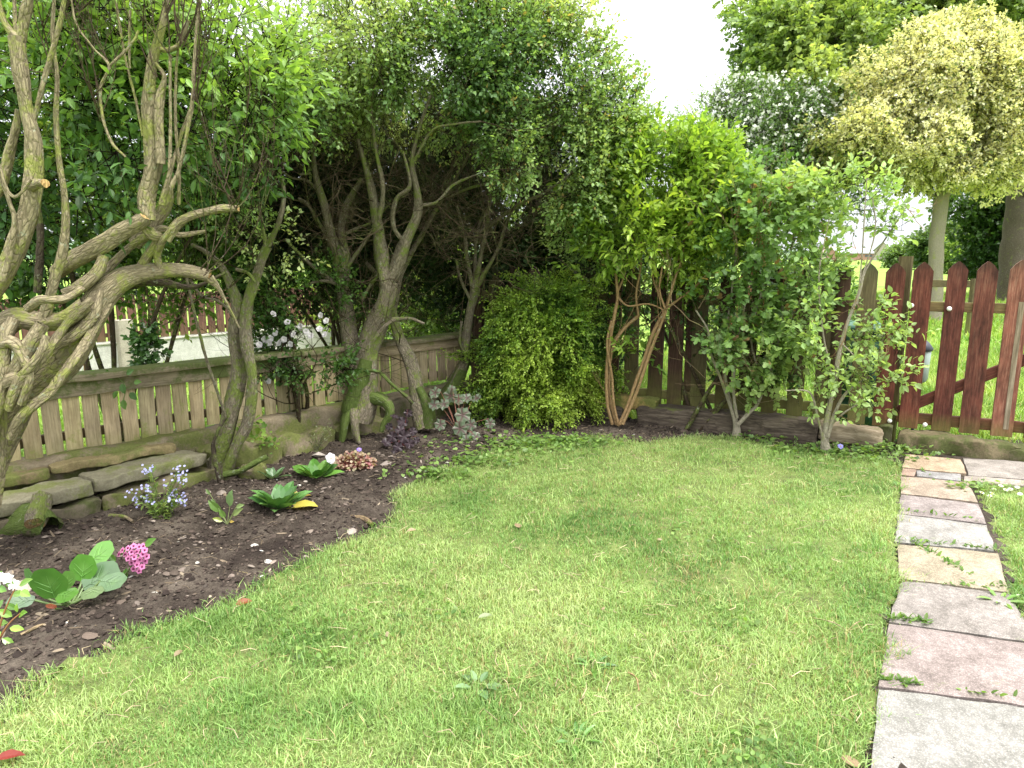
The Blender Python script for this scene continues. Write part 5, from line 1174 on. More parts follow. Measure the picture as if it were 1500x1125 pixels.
# pale leaved sapling shrub by the gate
Y2 = 4.52
shrub('pale_leaved_shrub', 'slender pale stemmed shrub with light green leaves in front of the gate end', G(1208, 656), [
    [(1208, 657, Y2, 9), (1208, 640, Y2, 7), (1215, 600, Y2, 5.5), (1224, 550, Y2, 5.5), (1228, 520, Y2, 5), (1240, 475, Y2, 4), (1258, 430, Y2, 3.5), (1268, 395, Y2, 2.5), (1300, 345, Y2, 1.8), (1330, 300, Y2, 1.2)],
    [(1212, 640, Y2 - .02, 5), (1225, 600, Y2 - .02, 4), (1240, 575, Y2 - .02, 3.5), (1258, 560, Y2 - .02, 2.5), (1275, 552, Y2 - .03, 2)],
    [(1205, 640, Y2, 3), (1198, 610, Y2, 2.5), (1191, 583, Y2, 2.5), (1180, 572, Y2, 1.8), (1150, 572, Y2, 1.2)],
    [(1214, 625, Y2, 2.5), (1240, 602, Y2 - .05, 2), (1280, 578, Y2 - .06, 1.4)], [(1222, 560, Y2, 2.5), (1215, 530, Y2 + .05, 2), (1205, 480, Y2 + .1, 2), (1200, 400, Y2 + .12, 1.5), (1215, 320, Y2 + .12, 1.2)],
    [(1255, 445, Y2, 2), (1262, 380, Y2, 1.8), (1266, 320, Y2, 1.5), (1270, 260, Y2, 1.2)], [(1262, 410, Y2, 2), (1282, 340, Y2 - .02, 1.6), (1278, 290, Y2, 1.2)], [(1282, 540, Y2 - .02, 3), (1290, 510, Y2 - .02, 3), (1296, 487, Y2 - .03, 2.8)],
    [(1230, 500, Y2, 1.5), (1250, 520, Y2 - .05, 1.5), (1262, 540, Y2 - .08, 1.2)],
], (12, .2), [(1225, 540, Y2 - .05, 40, 30, .12, 26), (1265, 550, Y2 - .1, 50, 16, .1, 34), (1310, 553, Y2 - .12, 25, 10, .06, 14), (1240, 490, Y2, 45, 30, .12, 36), (1200, 480, Y2 + .1, 35, 40, .12, 44), (1215, 590, Y2, 40, 20, .1, 12), (1270, 590, Y2 - .08, 35, 14, .07, 16), (1250, 290, Y2 + .1, 60, 32, .18, 50), (1205, 380, Y2 + .1, 30, 60, .12, 36), (1275, 320, Y2, 45, 19, .1, 20), (1310, 330, Y2 - .05, 25, 14, .08, 8), (1225, 268, Y2 + .1, 45, 12, .12, 16), (1300, 490, Y2 - .05, 22, 9, .05, 14), (1275, 460, Y2, 30, 12, .08, 12), (1300, 512, Y2 - .05, 25, 6, .05, 9), (1330, 487, Y2 - .08, 14, 12, .05, 6)],
    SAP, .048, .13, 6, LEAFO, 'smooth_bark', sd=14, spread=.9, droop=.25, nf=1.0, tr=.0012, thin=(1.1, .8, .55), ratio=.95)
bs('dark undergrowth between the fence and the currant shrub', [(1010, 430, 5.5, 60, 50, .1, 80), (1090, 480, 5.25, 70, 70, .1, 90), (1170, 520, 5.0, 50, 50, .08, 60), (930, 400, 5.55, 50, 60, .12, 110)], (1.5, 5.2), [(.03, .08, .02), (.06, .13, .03), (.10, .20, .05)], .045, .15, 7, group=None, sd=15, name='undergrowth_shrub', nst=5)
bs('green bushes seen through the dark pickets behind the currant shrub', [(1000, 400, 7, 130, 110, .4, 380), (1150, 440, 7.5, 110, 80, .4, 300), (1080, 320, 7.5, 110, 90, .4, 330), (900, 430, 7.2, 60, 100, .4, 200)], (2.2, 7.3), [(.05, .11, .025), (.10, .2, .04), (.18, .3, .06)], .06, .22, 9, group=None, sd=16, name='field_edge_bush', nst=5)

# ---------------- flowers and leafy plants in the bed
def leaves(mb, pts, dirs, nrms, sizes, cols, tmpl=LEAFO, ratio=1.0, col2=None, w=None):
    pts = np.array(pts); s = np.asarray(sizes, float)
    inst(mb, tmpl[0], tmpl[1], pts, frames(np.array(dirs, float), np.array(nrms, float)), np.stack([s * ratio, s, s], -1), np.array(cols), col2, w)
def plant_rosette(name, label, px, py, n, L, pal, ratio=.8, tmpl=LEAFO, rise=(.25, 1.7), cat='plant', z=.02, rings=1.0, jit=.02, mat='glossy_leaf', group=None, yl=None):
    c = G(px, py, z); t = thing(name, label, cat, (c[0], c[1], 0), group); mb = MB()
    a = np.arange(n) * 2.4 + rng.uniform(-.3, .3, n); up = np.linspace(rise[0], rise[1], n); s = L * rng.uniform(.75, 1.1, n) * np.linspace(1, .7, n)
    D = np.c_[np.cos(a), np.sin(a), up]; Nn = np.c_[-np.cos(a) * up, -np.sin(a) * up, np.ones(n)] + rng.normal(size=(n, 3)) * .15
    col = pick(pal, rng.random(n), .12)
    if yl is not None: col[:yl] = np.array([.50, .42, .08])
    leaves(mb, c + np.c_[np.cos(a), np.sin(a), np.zeros(n)] * jit, D, Nn, s, col, tmpl, ratio)
    mb.build('leaves', M[mat], t); return t, c
GR = [(.06, .15, .03), (.10, .22, .045), (.15, .29, .06)]
plant_rosette('leafy_plant', 'dark green broad lance leaved plant with a yellowing lower leaf left of the pansy', 410, 745, 22, .19, [(.05, .14, .035), (.09, .21, .05), (.14, .28, .08)], .85, yl=1)
t, c = plant_rosette('leafy_plant', 'deep green serrated leaved plant right beside the white pansy', 463, 700, 15, .165, [(.04, .12, .02), (.07, .19, .03), (.14, .28, .05)], .9)
plant_rosette('leafy_plant', 'small grey green leafed tuft behind the dark green lance leaved plant', 400, 700, 10, .10, [(.10, .19, .08), (.15, .26, .12)], .8)
plant_rosette('leafy_plant', 'little yellow brown leaved tuft between two dark green plants', 437, 728, 9, .05, [(.3, .2, .05), (.45, .36, .1), (.12, .2, .05)], .9)
# pansies
def pansy(px, py, Y, s, col, label, base, face=(.55, -.8, .2)):
    b = G(*base, .02); t = thing('pansy', label, 'flower', (b[0], b[1], 0)); f = nrm(np.array(face, float)); c = P(px, py, Y)
    mb = MB(); tube(mb, [b, (b + c) / 2 + np.array([0, 0, .02]), c - f * .006], [.002] * 3, 5, (.10, .18, .05)); mb.build('stem', M['leaf'], t)
    mb = MB(); X = nrm(np.cross(f, [0, 0, 1.0])); U = np.cross(X, f)
    for k, (a, sc_) in enumerate(((90, 1), (150, 1), (30, 1), (215, .95), (325, .95), (270, 1.1))):
        a = radians(a); d = X * cos(a) + U * sin(a)
        leaves(mb, [c + f * .002 * k], [d], [f + rng.normal(size=3) * .15], [s * sc_], [np.array(col) * rng.uniform(.9, 1.08)], LEAFO, 1.9)
    mb.build('petals', M['petal'], t); mb = MB(); ball(mb, c + f * .012, .004, (.7, .5, .06)); mb.build('flower_centre', M['plain'], t)
pansy(484, 671, G(463, 700)[1] - .02, .033, (.80, .77, .86), 'white lilac pansy bloom facing the lawn beside the deep green plant', (478, 694))
pansy(526, 659, 4.42, .018, (.34, .24, .66), 'small violet flower above the pink leaved clump', (525, 680), (.2, -.7, .6))
pansy(1231, 704 - 50, 4.5, .020, (.35, .33, .72), 'small violet blue flower at the foot of the pale sleeper', (1230, 662), (-.2, -.8, .5))
# pink leaved low clump
t = thing('pink_leaved_clump', 'low cushion of small round pink and cream leaves in the bed', 'plant', tuple(G(520, 688)))
q = nrm(rng.normal(size=(330, 3)) * [1, 1, .8]); q[:, 2] = np.abs(q[:, 2]); c = G(520, 682, .015); pp = c + q * [.135, .10, .085] * rng.uniform(.7, 1.05, (330, 1))
mb = MB(); sticks(mb, np.tile(c, (330, 1)) * [1, 1, 0] + (pp - c) * [.4, .4, 0] + [0, 0, .0], pp, .0011, .0008, (.28, .10, .08), 0)
inst(mb, LEAFR[0], LEAFR[1], pp, frames(q * [1, 1, .2] + rng.normal(size=(330, 3)) * .5, q + [0, -.3, .8]), rng.uniform(.013, .023, 330), pick([(.42, .12, .17), (.52, .28, .26), (.55, .46, .33), (.36, .36, .17)], rng.random(330)), (.6, .5, .40), LEAFR[2] * .6)
mb.build('leaves', M['leaf'], t)
# heucheras
def heuchera(name, label, px, py, spec, edge, vein, s0, group=None, stemc=(.3, .14, .1), jag=True):
    b = G(px, py, .02); t = thing(name, label, 'plant', (b[0], b[1], 0), group); mb = MB(); ms = MB(); tm = roundleaf(15, .09)
    V = tm[0].copy(); r_ = np.hypot(V[:, 0], V[:, 1] - .5); k_ = (r_ > .4); V[k_, 0] *= 1 + .10 * np.cos(np.arange(k_.sum()) * pi); V[k_, 1] = .5 + (V[k_, 1] - .5) * (1 + .10 * np.cos(np.arange(k_.sum()) * pi))
    w = tm[2].copy(); n_ = 15
    for k in range(n_): w[1 + k] = .55 if k % 3 == 0 else 0.0; w[1 + n_ + k] = .95 if k % 3 == 0 else .15
    for (x, y, sc_, Yo) in spec:
        c = P(x, y, b[1] + Yo); h = c - b
        d = nrm(np.array([h[0], -.25 + rng.normal() * .2, -.45 + rng.normal() * .25])); nn = nrm(np.array([rng.normal() * .25, -.75, .75]))
        s = s0 * sc_; c = c - d * s * .5
        inst(mb, V, tm[1], c[None], frames(d[None], nn[None]), np.array([s]), np.array([edge]) * rng.uniform(.85, 1.12), np.array([vein]), w)
        tube(ms, [b + np.array([rng.normal() * .012, rng.normal() * .012, 0]), (b + c) / 2 + np.array([0, 0, .03]), c], [.0022, .002, .0016], 5, stemc, 4, 0)
    ms.build('stems', M['plain'], t); mb.build('leaves', M['leaf'], t)
heuchera('silver_leaved_plant', 'plant with round silvery leaves and dark red veins by the golden leaved bush', 672, 640, [(637, 575, 1, .0), (660, 580, 1.15, .05), (636, 593, .9, -.02), (650, 592, .95, .0), (672, 585, .9, .05), (684, 583, .85, .06), (698, 583, .85, .05), (678, 608, 1.25, -.05), (645, 622, .9, -.1), (674, 628, 1.15, -.12), (690, 622, .9, -.06), (693, 637, .8, -.12), (684, 645, .95, -.15), (698, 640, .7, -.15), (718, 620, .8, -.08), (662, 570, .7, .08)],
         (.22, .30, .20), (.14, .06, .07), .090)
heuchera('dark_purple_plant', 'low plant with dusky purple black frilled leaves under the slanting trunk', 590, 655, [(578, 610, .8, 0), (598, 605, .8, 0), (590, 618, 1, 0), (575, 640, 1, -.05), (592, 640, 1.2, -.08), (605, 632, .8, -.02), (566, 648, .9, -.08), (600, 650, .9, -.12), (583, 655, .9, -.14), (610, 645, .7, -.05), (570, 625, .7, 0), (586, 630, .9, -.04), (578, 660, .6, -.15)], (.050, .034, .042), (.09, .06, .075), .075, stemc=(.15, .04, .04))
# forget-me-not
t = thing('forget_me_not', 'pale green forget-me-not with tiny lilac blue flowers', 'plant', tuple(G(240, 765)))
b = G(238, 763, .01); ms = MB(); fl = MB(); rs = random.Random(4); lf = [[], [], []]
for k in range(46):
    x, y = rs.uniform(190, 278), rs.uniform(682, 740)
    if k < 34: e_ = P(x, y, b[1] + rs.uniform(-.05, .08))
    else: e_ = P(rs.uniform(205, 270), rs.uniform(720, 755), b[1] + rs.uniform(-.08, .05))
    m1 = b + (e_ - b) * .55 + np.array([0, 0, .02]); p, r = catmull([b + np.array([rs.gauss(0, .02), rs.gauss(0, .02), 0]), m1, e_], [.0022, .0018, .001], 4); sticks(ms, p[:-1], p[1:], r[:-1], r[1:], (.20, .26, .09))
    for i in range(1, len(p) - 1): lf[0].append(p[i]); dd_ = nrm(p[i] - p[i - 1]); lf[1].append(dd_ * .5 + np.array([rs.gauss(0, .7), rs.gauss(0, .7), rs.gauss(0, .3)])); lf[2].append(rs.uniform(.02, .042))
    if k < 34:
        for _ in range(4):
            q = p[-1] + np.array([rs.gauss(0, .012), rs.gauss(0, .012), rs.gauss(0, .012)])
            rosette(fl, q, .0065, 5, (.52, .52, .85), nrm(np.array([rs.gauss(0, .3), -.7, .7])), 1, 1.2)
leaves(ms, lf[0], lf[1], rng.normal(size=(len(lf[0]), 3)) * .3 + [0, 0, 1], lf[2], pick([(.15, .26, .05), (.26, .38, .09), (.34, .42, .14)], rng.random(len(lf[0]))), LEAFL, .8)
ms.build('stems', M['leaf'], t); fl.build('flowers', M['petal'], t)['kind'] = 'stuff'
t = thing('wispy_seedling', 'thin grey green wispy plant before the mossy roots', 'plant', tuple(G(463, 662)))
b = G(463, 662, .01); ms = MB(); pts_, dr_, sz_ = [], [], []
for k in range(15):
    e_ = P(rs.uniform(452, 495), rs.uniform(610, 645), b[1] + rs.uniform(-.05, .05)); p, r = catmull([b, b + (e_ - b) * .5 + np.array([0, 0, .015]), e_], [.0016, .0013, .0008], 3); sticks(ms, p[:-1], p[1:], r[:-1], r[1:], (.30, .30, .18))
    for i in range(len(p)): pts_.append(p[i]); dr_.append([rs.gauss(0, 1), rs.gauss(0, 1), .6]); sz_.append(rs.uniform(.012, .022))
leaves(ms, pts_, dr_, rng.normal(size=(len(pts_), 3)) + [0, 0, 1], sz_, pick([(.22, .29, .12), (.36, .40, .24)], rng.random(len(pts_))), LEAFL)
ms.build('stems', M['leaf'], t)
# spotted leaf lungwort
t = thing('lungwort', 'small plant with two pale spotted upright leaves', 'plant', tuple(G(335, 768))); b = G(333, 768, .02); mb = MB(); Yb = b[1]
for x, y, L_, dx, dz, col in ((318, 745, .085, -.6, .8, (.13, .23, .05)), (337, 735, .095, .25, 1, (.19, .30, .12)), (322, 762, .05, -.9, .4, (.32, .38, .08)), (345, 752, .07, .9, .7, (.22, .29, .10)), (306, 722, .035, -.4, .8, (.18, .26, .10)), (314, 735, .03, -.5, .6, (.14, .22, .07)), (349, 742, .05, 1, .4, (.20, .28, .10)), (327, 755, .06, -.2, .7, (.15, .26, .06)), (338, 764, .03, .5, .1, (.45, .33, .08))):
    c = P(x, y, Yb); dd_ = nrm(np.array([dx, -.25, dz])); leaves(mb, [c - dd_ * L_ * .3], [dd_], [[rng.normal() * .2, -.8, .5]], [L_], [col], LEAFO, .75); tube(mb, [b, c - dd_ * L_ * .3], [.002, .0015], 5, (.25, .3, .12), 1, 0)
mb.build('leaves', M['glossy_leaf'], t)
# bergenia
t = thing('bergenia', 'bergenia with big round glossy green leaves and one small reddish leaf', 'plant', tuple(G(100, 890))); b = G(105, 885, .02); mb = MB(); tm = roundleaf(18, .012)
def big(x, y, L_, d, nn, col, rx=1.0, Yo=0):
    L_ *= 1.28; c = P(x, y, b[1] + Yo); d = nrm(np.array(d, float)); c = c - d * L_ * .5
    n3 = nrm(np.array(nn, float)); n3 = nrm(n3 - d * (n3 @ d)); s3 = np.cross(d, n3)
    A_ = [c + d * L_ * q + n3 * .002 for q in (.02, .2, .38, .2, .38)]; B_ = [c + d * L_ * .8 - n3 * L_ * .015] + [c + d * L_ * (q + .28) + s3 * L_ * sg * .33 * rx + n3 * .003 for q, sg in ((.2, 1), (.38, 1), (.2, -1), (.38, -1))]
    sticks(mb, A_, B_, .0012, .0005, np.array(col) * 1.7 + .03)
    inst(mb, tm[0], tm[1], c[None], frames(d[None], np.array([nn], float)), np.array([[L_ * rx, L_, L_]]), np.array([col]), np.array([[.22, .36, .12]]), (tm[2] > .9) * .25, smooth=True)
    tube(mb, [b, (b + c) / 2 + np.array([0, 0, -.01]), c], [.005, .0045, .004], 6, (.16, .24, .08), 3, 0)
big(72, 855, .105, (-.1, -.2, 1), (.1, -1, .35), (.075, .20, .032), .95, -.05)
big(48, 852, .09, (-.5, .1, 1), (-.6, -.9, .3), (.11, .25, .07), .6, .02)
big(122, 832, .085, (.1, .2, 1), (.1, -1, .5), (.085, .22, .032), .95, .1)
big(98, 850, .06, (.3, .1, 1), (.5, -.8, .4), (.13, .28, .06), .7, .02)
big(98, 872, .07, (.8, -.3, .1), (.4, -.5, .8), (.09, .21, .035), .8, -.06)
big(148, 810, .085, (.7, .3, .5), (-.2, -.8, .7), (.12, .29, .045), .9, .18)
big(148, 845, .11, (.6, .4, .35), (.3, -.5, .9), (.08, .15, .065), .9, .1)
big(165, 852, .085, (.9, -.2, .05), (.1, -.5, .9), (.13, .21, .11), .8, .03)
big(135, 868, .075, (.3, -.9, -.05), (0, -.2, 1), (.15, .21, .10), .8, -.03)
big(30, 880, .07, (-.9, -.3, .1), (0, -.4, .9), (.13, .19, .12), .8, -.06)
big(75, 888, .032, (-.1, -.5, .6), (0, -.9, .4), (.50, .17, .13), .8, -.1)
mb.build('leaves', M['glossy_leaf'], t)
# pink flower head
t = thing('pink_verbena', 'round cluster of pink flowers with dark eyes beside the bergenia', 'flower', tuple(G(180, 850))); b = G(178, 848, .02); c = P(197, 815, b[1]); ms = MB(); tube(ms, [b, (b + c) / 2 + np.array([.01, 0, 0]), c], [.004, .0035, .003], 6, (.15, .2, .07))
for x, y, L_, dx, dz in ((170, 822, .05, -.6, .8), (178, 840, .06, -.1, -.6), (212, 800, .065, .8, .6), (175, 812, .04, .7, .5), (186, 832, .05, -.2, -.9)):
    cc_ = P(x, y, b[1] + .01); leaves(ms, [cc_], [[dx, -.2, dz]], [[0, -.8, .6]], [L_], [(.12, .26, .05)], LEAFO, .8)
ms.build('foliage', M['glossy_leaf'], t)
for x, y in [(180, 806), (188, 803), (196, 800), (204, 801), (212, 806), (184, 812), (193, 809), (201, 808), (209, 812), (215, 815), (188, 818), (197, 816), (205, 820), (213, 822), (193, 824), (201, 827), (208, 830), (196, 833), (204, 836), (175, 812), (198, 822), (210, 800), (190, 812)]:
    fm = MB(); cc_ = P(x, y, b[1] - .02 + rng.normal() * .01 + abs(x - 197) * .001); f = nrm(np.array([(x - 197) * .03 + rng.normal() * .2, -1, .5 - (y - 818) * .02]))
    rosette(fm, cc_, .0135, 5, (.74, .26, .50), f, 1, 1.1); ball(fm, cc_ + f * .003, .0042, (.22, .02, .10), seg=6); fm.build('floret', M['petal'], t)
# yellow green shrublet at the left edge with white flowers
t = thing('young_shrub', 'young shrub with yellow green oval leaves and white flowers at the left edge', 'plant', tuple(G(5, 945))); b = G(-8, 945, .02); mb = MB()
for st in ([(-8, 945), (5, 900), (22, 862)], [(-8, 945), (-10, 890), (-5, 850)], [(-6, 945), (12, 915), (30, 898)], [(-10, 945), (-25, 900), (-30, 870)]):
    tube(mb, [P(x, y, b[1]) for x, y in st], [.004, .003, .002], 6, (.45, .22, .10), 4, 0)
for x, y, L_, dx, dz in ((20, 862, .045, -.5, .9), (28, 858, .05, .9, .5), (18, 870, .05, .8, .1), (10, 866, .05, -.8, .5), (5, 878, .045, -.3, -.6), (0, 868, .05, -.9, .2), (30, 866, .05, .9, -.1), (8, 885, .04, .5, -.5), (-5, 850, .05, .6, .8), (-8, 855, .05, -.6, .7), (25, 897, .03, 0, 1), (28, 902, .05, .8, .5), (18, 903, .05, -.6, .5), (12, 912, .05, -.9, .1), (14, 920, .045, .9, -.1), (2, 925, .05, -.5, -.5), (3, 935, .045, .6, -.4), (-10, 930, .05, .3, .8), (-2, 905, .05, -.2, .9)):
    leaves(mb, [P(x, y, b[1] + rng.normal() * .02)], [[dx, -.2 + rng.normal() * .2, dz]], [[rng.normal() * .3, -.7, .8]], [L_], [pick([(.16, .32, .04), (.26, .42, .06)], rng.random(1))[0] if y > 895 or x > 15 else (.16, .33, .06)], LEAFO, .85)
mb.build('stems', M['glossy_leaf'], t)
for x, y in ((2, 846), (12, 848), (20, 856), (-4, 852)):
    fm = MB(); rosette(fm, P(x, y, b[1]), .020, 5, (.80, .80, .78), nrm(np.array([.1, -.8, .7])), 2, 1.0); fm.build('flower', M['petal'], t)
# sawn stump
t = thing('sawn_stump', 'mossy sawn branch stump lying on the soil near the left edge', 'stump', tuple(G(45, 790))); K += 1; mb = MB(); Ys = G(45, 788)[1]
limb(mb, [(-20, 790, Ys, 26), (10, 784, Ys, 24), (35, 774, Ys, 27), (58, 774, Ys - .02, 25), (72, 780, Ys - .05, 18)], WH, 14, None, 77, .3, 5, .3)
mb.build('log', M['moss_bark'], t); mb = MB(); limb(mb, [(60, 728, Ys + .06, 15), (56, 742, Ys + .02, 15), (50, 758, Ys - .03, 16), (48, 768, Ys - .06, 15)], WH, 12, CUT, 78, .15, 4, .2)
mb.build('branch_stub', M['bark'], t)
# fern like weeds by the trunks
for lab, x, y, Y_, n_, s_ in (('small bright ferny weed between fence foot and twin stemmed trunk', 372, 628, 4.1, 26, .04), ('low yellow green weeds at the foot of the mossy stone', 390, 650, 4.25, 40, .03), ('creeping ground weed near the slanting trunk', 470, 560, 4.5, 16, .03)):
    t = thing('fern_weed', lab, 'weed', tuple(P(x, y, Y_))); mb = MB(); a = rng.uniform(0, 6.28, n_); c = P(x, y, Y_)
    leaves(mb, c + rng.normal(size=(n_, 3)) * [.05, .02, .035], np.c_[np.cos(a), np.sin(a) * .3 - .3, rng.uniform(-.5, .8, n_)], rng.normal(size=(n_, 3)) * .4 + [0, -.5, .8], rng.uniform(.5, 1.2, n_) * s_, pick([(.12, .25, .04), (.26, .40, .07)], rng.random(n_)), LEAFB); mb.build('leaves', M['leaf'], t)
# daisies
def daisy(px, py, tilt_):
    b = G(px, py + 5, .0); c = P(px, py, b[1]); t = thing('daisy', 'white daisy in the grass right of the path near the gate', 'flower', (b[0], b[1], 0), 'daisies beside the path')
    ms = MB(); sticks(ms, [b], [c], .0015, .0012, (.12, .22, .05)); ms.build('stem', M['leaf'], t)
    mb = MB(); f = nrm(np.array(tilt_, float)); rosette(mb, c, .0145, 11, (.80, .80, .78), f, 1, .6); mb.build('petals', M['petal'], t); mb = MB(); ball(mb, c + f * .003, .0048, (.7, .5, .05), seg=8, sq=.6); mb.build('flower_centre', M['plain'], t)
for x, y in ((1438, 722), (1456, 717), (1450, 727), (1466, 712), (1473, 718), (1480, 717), (1490, 714), (1494, 724), (1453, 723)): daisy(x, y, (rng.normal() * .2, -.3, 1))
# broad leaved weeds in the lawn
def lawnweed(px, py, n, L, lab, pal=GR):
    plant_rosette('lawn_weed', lab, px, py, n, L, pal, .75, LEAFL if n > 8 else LEAFO, (.05, .5), 'weed', .015)
lawnweed(700, 1005, 7, .075, 'broad leaved weed low in the front middle of the lawn', [(.10, .18, .07), (.15, .24, .10)])
lawnweed(845, 1085, 9, .07, 'small dandelion rosette at the bottom of the lawn')
lawnweed(870, 975, 10, .06, 'leafy weed clump in the centre right of the lawn')
lawnweed(1465, 880, 9, .085, 'long leaved weed growing from the grass over the path edge on the right', [(.12, .26, .04), (.2, .34, .06)])
lawnweed(1316, 712, 7, .05, 'tiny weed at the lawn corner by the beige slab')
lawnweed(1105, 640, 8, .09, 'dandelion like leaves at the foot of the currant shrub')

# ---------------- things beyond the fences
t = thing('plastic_barrel', 'dark green plastic barrel standing behind the fence next to the gate', 'barrel', tuple(rp(sx(1262), -.55, 0)))
m_, t_, b_ = base_mat('green_plastic', .45, .4); t_.links.new(rampn(t_, noise(t_, None, 6), [(.3, (.03, .10, .06)), (.7, (.06, .16, .10))]), b_.inputs['Base Color']); M['green_plastic'] = m_
def lathe(mb, c, prof, seg=28, col=(1, 1, 1)):
    th = np.arange(seg) * 2 * pi / seg; V = np.array([[r * cos(a), r * sin(a), z] for r, z in prof for a in th]) + np.array(c); n = len(prof)
    mb.add(V, [[[i * seg + k, i * seg + (k + 1) % seg, (i + 1) * seg + (k + 1) % seg, (i + 1) * seg + k] for i in range(n - 1) for k in range(seg)]], col, None, 0, True)
c = rp(sx(1262), -.55, -.03); mb = MB(); lathe(mb, c, [(.20, 0), (.25, .02), (.27, .25), (.26, .27), (.275, .29), (.275, .55), (.265, .57), (.27, .59), (.26, .76), (.24, .80)]); mb.build('body', M['green_plastic'], t)
mb = MB(); lathe(mb, c, [(.265, .78), (.27, .80), (.265, .825), (.1, .84), (0, .845)]); mb.build('lid', M['green_plastic'], t)
t = thing('garden_lantern', 'small grey lantern with dark cap standing behind the gate pickets', 'lantern', tuple(rp(sx(1352), -.35, 0)))
c = rp(sx(1352), -.35, -.03); m_, t_, b_ = base_mat('lantern_glass', .2, .5); b_.inputs['Base Color'].default_value = (.30, .38, .34, 1); M['lglass'] = m_
m_, t_, b_ = base_mat('dark_metal', .5, .5); b_.inputs['Base Color'].default_value = (.03, .035, .05, 1); M['dmetal'] = m_
mb = MB(); lathe(mb, c, [(.02, 0), (.012, .02), (.012, .42), (.05, .44)], 14); mb.build('pole', M['dmetal'], t)
mb = MB(); lathe(mb, c, [(.05, .44), (.062, .46), (.066, .66), (.05, .67)], 14); mb.build('glass', M['lglass'], t)
mb = MB(); lathe(mb, c, [(.072, .665), (.078, .68), (.05, .72), (.02, .745), (0, .75)], 14); mb.build('cap', M['dmetal'], t)
t = thing('curved_timber_seat', 'brown and grey curved wooden garden seat just behind the mossy fence', 'seat', tuple(P(100, 560, 4.4)[:2]) + (0,))
mb = MB(); tube(mb, [P(116, 515, 4.5), P(126, 530, 4.5), P(130, 560, 4.5), P(128, 590, 4.5)], [.020, .022, .022, .02], 8, (.9, .55, .3)); mb.build('curved_arm', M['sleeper_pale'], t)
mb = MB(); obox(mb, P(98, 545, 4.55), (.30, .12, .02), (.3, .2, .9), (.9, .75, .65), 0, (.3, -1, .2)); mb.build('back_panel', M['sleeper_pale'], t)
mb = MB(); tube(mb, [P(92, 520, 4.45), P(108, 548, 4.42), P(114, 580, 4.42)], [.007] * 3, 6, (2., 1.9, 1.8)); mb.build('brace', M['sleeper_pale'], t)
for x_ in (95, 128):
    mb = MB(); q = P(x_, 560, 4.52); tube(mb, [(q[0], q[1], -.06), (q[0], q[1], q[2] + .05)], [.022, .02], 8, (.9, .7, .5)); mb.build('leg', M['sleeper_pale'], t)
# field rail fence
t = thing('field_rail_fence', 'low dark timber rail fence in the field behind the gate', 'fence', (6.8, 12, 0)); z_ = .82
mb = MB(); a_ = P(1338, 415, 12.); b_ = P(1432, 416, 12.4); obox(mb, (a_ + b_) / 2, (np.linalg.norm(b_ - a_), .06, .12), b_ - a_, (.9, .9, .8)); mb.build('rail', M['picket_green'], t)
for x_ in (1352, 1428):
    mb = MB(); q = P(x_, 415, 12.15); obox(mb, (q[0], q[1], .42), (1.0, .1, .1), (0, 0, 1), (1, 1, 1), 0, (0, 1, 0)); mb.build('post', M['picket_green'], t)

# ---------------- big trees in the field
def tree(name, label, base, limbs, blobs, pal, ll, L, m, tmpl, bark, cat='tree', tw=(0, 1, .02), sd=1, tr=.006, lmat='leaf', flowers=None, **kw):
    global K
    t = thing(name, label, cat, (base[0], base[1], base[2])); mb = MB(); Ls = []
    for tr_ in limbs: K += 1; Ls.append(limb(mb, tr_, WH, 14 if tr_[0][3] > 9 else 8, None, K, .05, 6, .08))
    if tw[0]:
        rs = random.Random(sd); segs, tp_ = [], []; sds = tipseeds(*Ls)
        for k in range(tw[0]):
            p, d = rs.choice(sds); grow(segs, tp_, p, np.array(d) + np.array([rs.gauss(0, .4) for _ in range(3)]) * np.linalg.norm(d), tw[1] * rs.uniform(.6, 1.2), tw[2], 2, .25, .08, (2, 4), None, rs)
        draw_segs(mb, segs, (.8, .7, .6), 0, .004)
    mb.build('trunk', [M[bark], M['twig']], t)
    mb = MB(); C_, D_ = zip(*[blob(*b[:7], **(b[7] if len(b) > 7 else {'nf': .45, 'thr': -.75})) for b in blobs]); C_ = np.concatenate(C_); D_ = np.concatenate(D_)
    sprays(mb, C_, D_, L, m, ll, pal, tmpl, tr=tr, **kw)
    mb.build('crown', [M[lmat], M['twig']], t)
    if flowers:
        n_, s_, col = flowers; i = rng.integers(0, len(C_), n_); mb = MB(); pc = C_[i] + D_[i] * L * .8 + rng.normal(size=(n_, 3)) * L * .4
        for k in range(3):
            dd_ = rng.normal(size=(n_, 3)); inst(mb, LEAF4[0] * np.array([1.7, 1, 1]), LEAF4[1], pc, frames(dd_, rng.normal(size=(n_, 3)) + [0, -.5, .8]), s_ * rng.uniform(.6, 1.2, n_), np.array(col) * rng.uniform(.8, 1.05, (n_, 1)))
        mb.build('blossom', M['petal'], t)['kind'] = 'stuff'
    return t
YH = 15.0
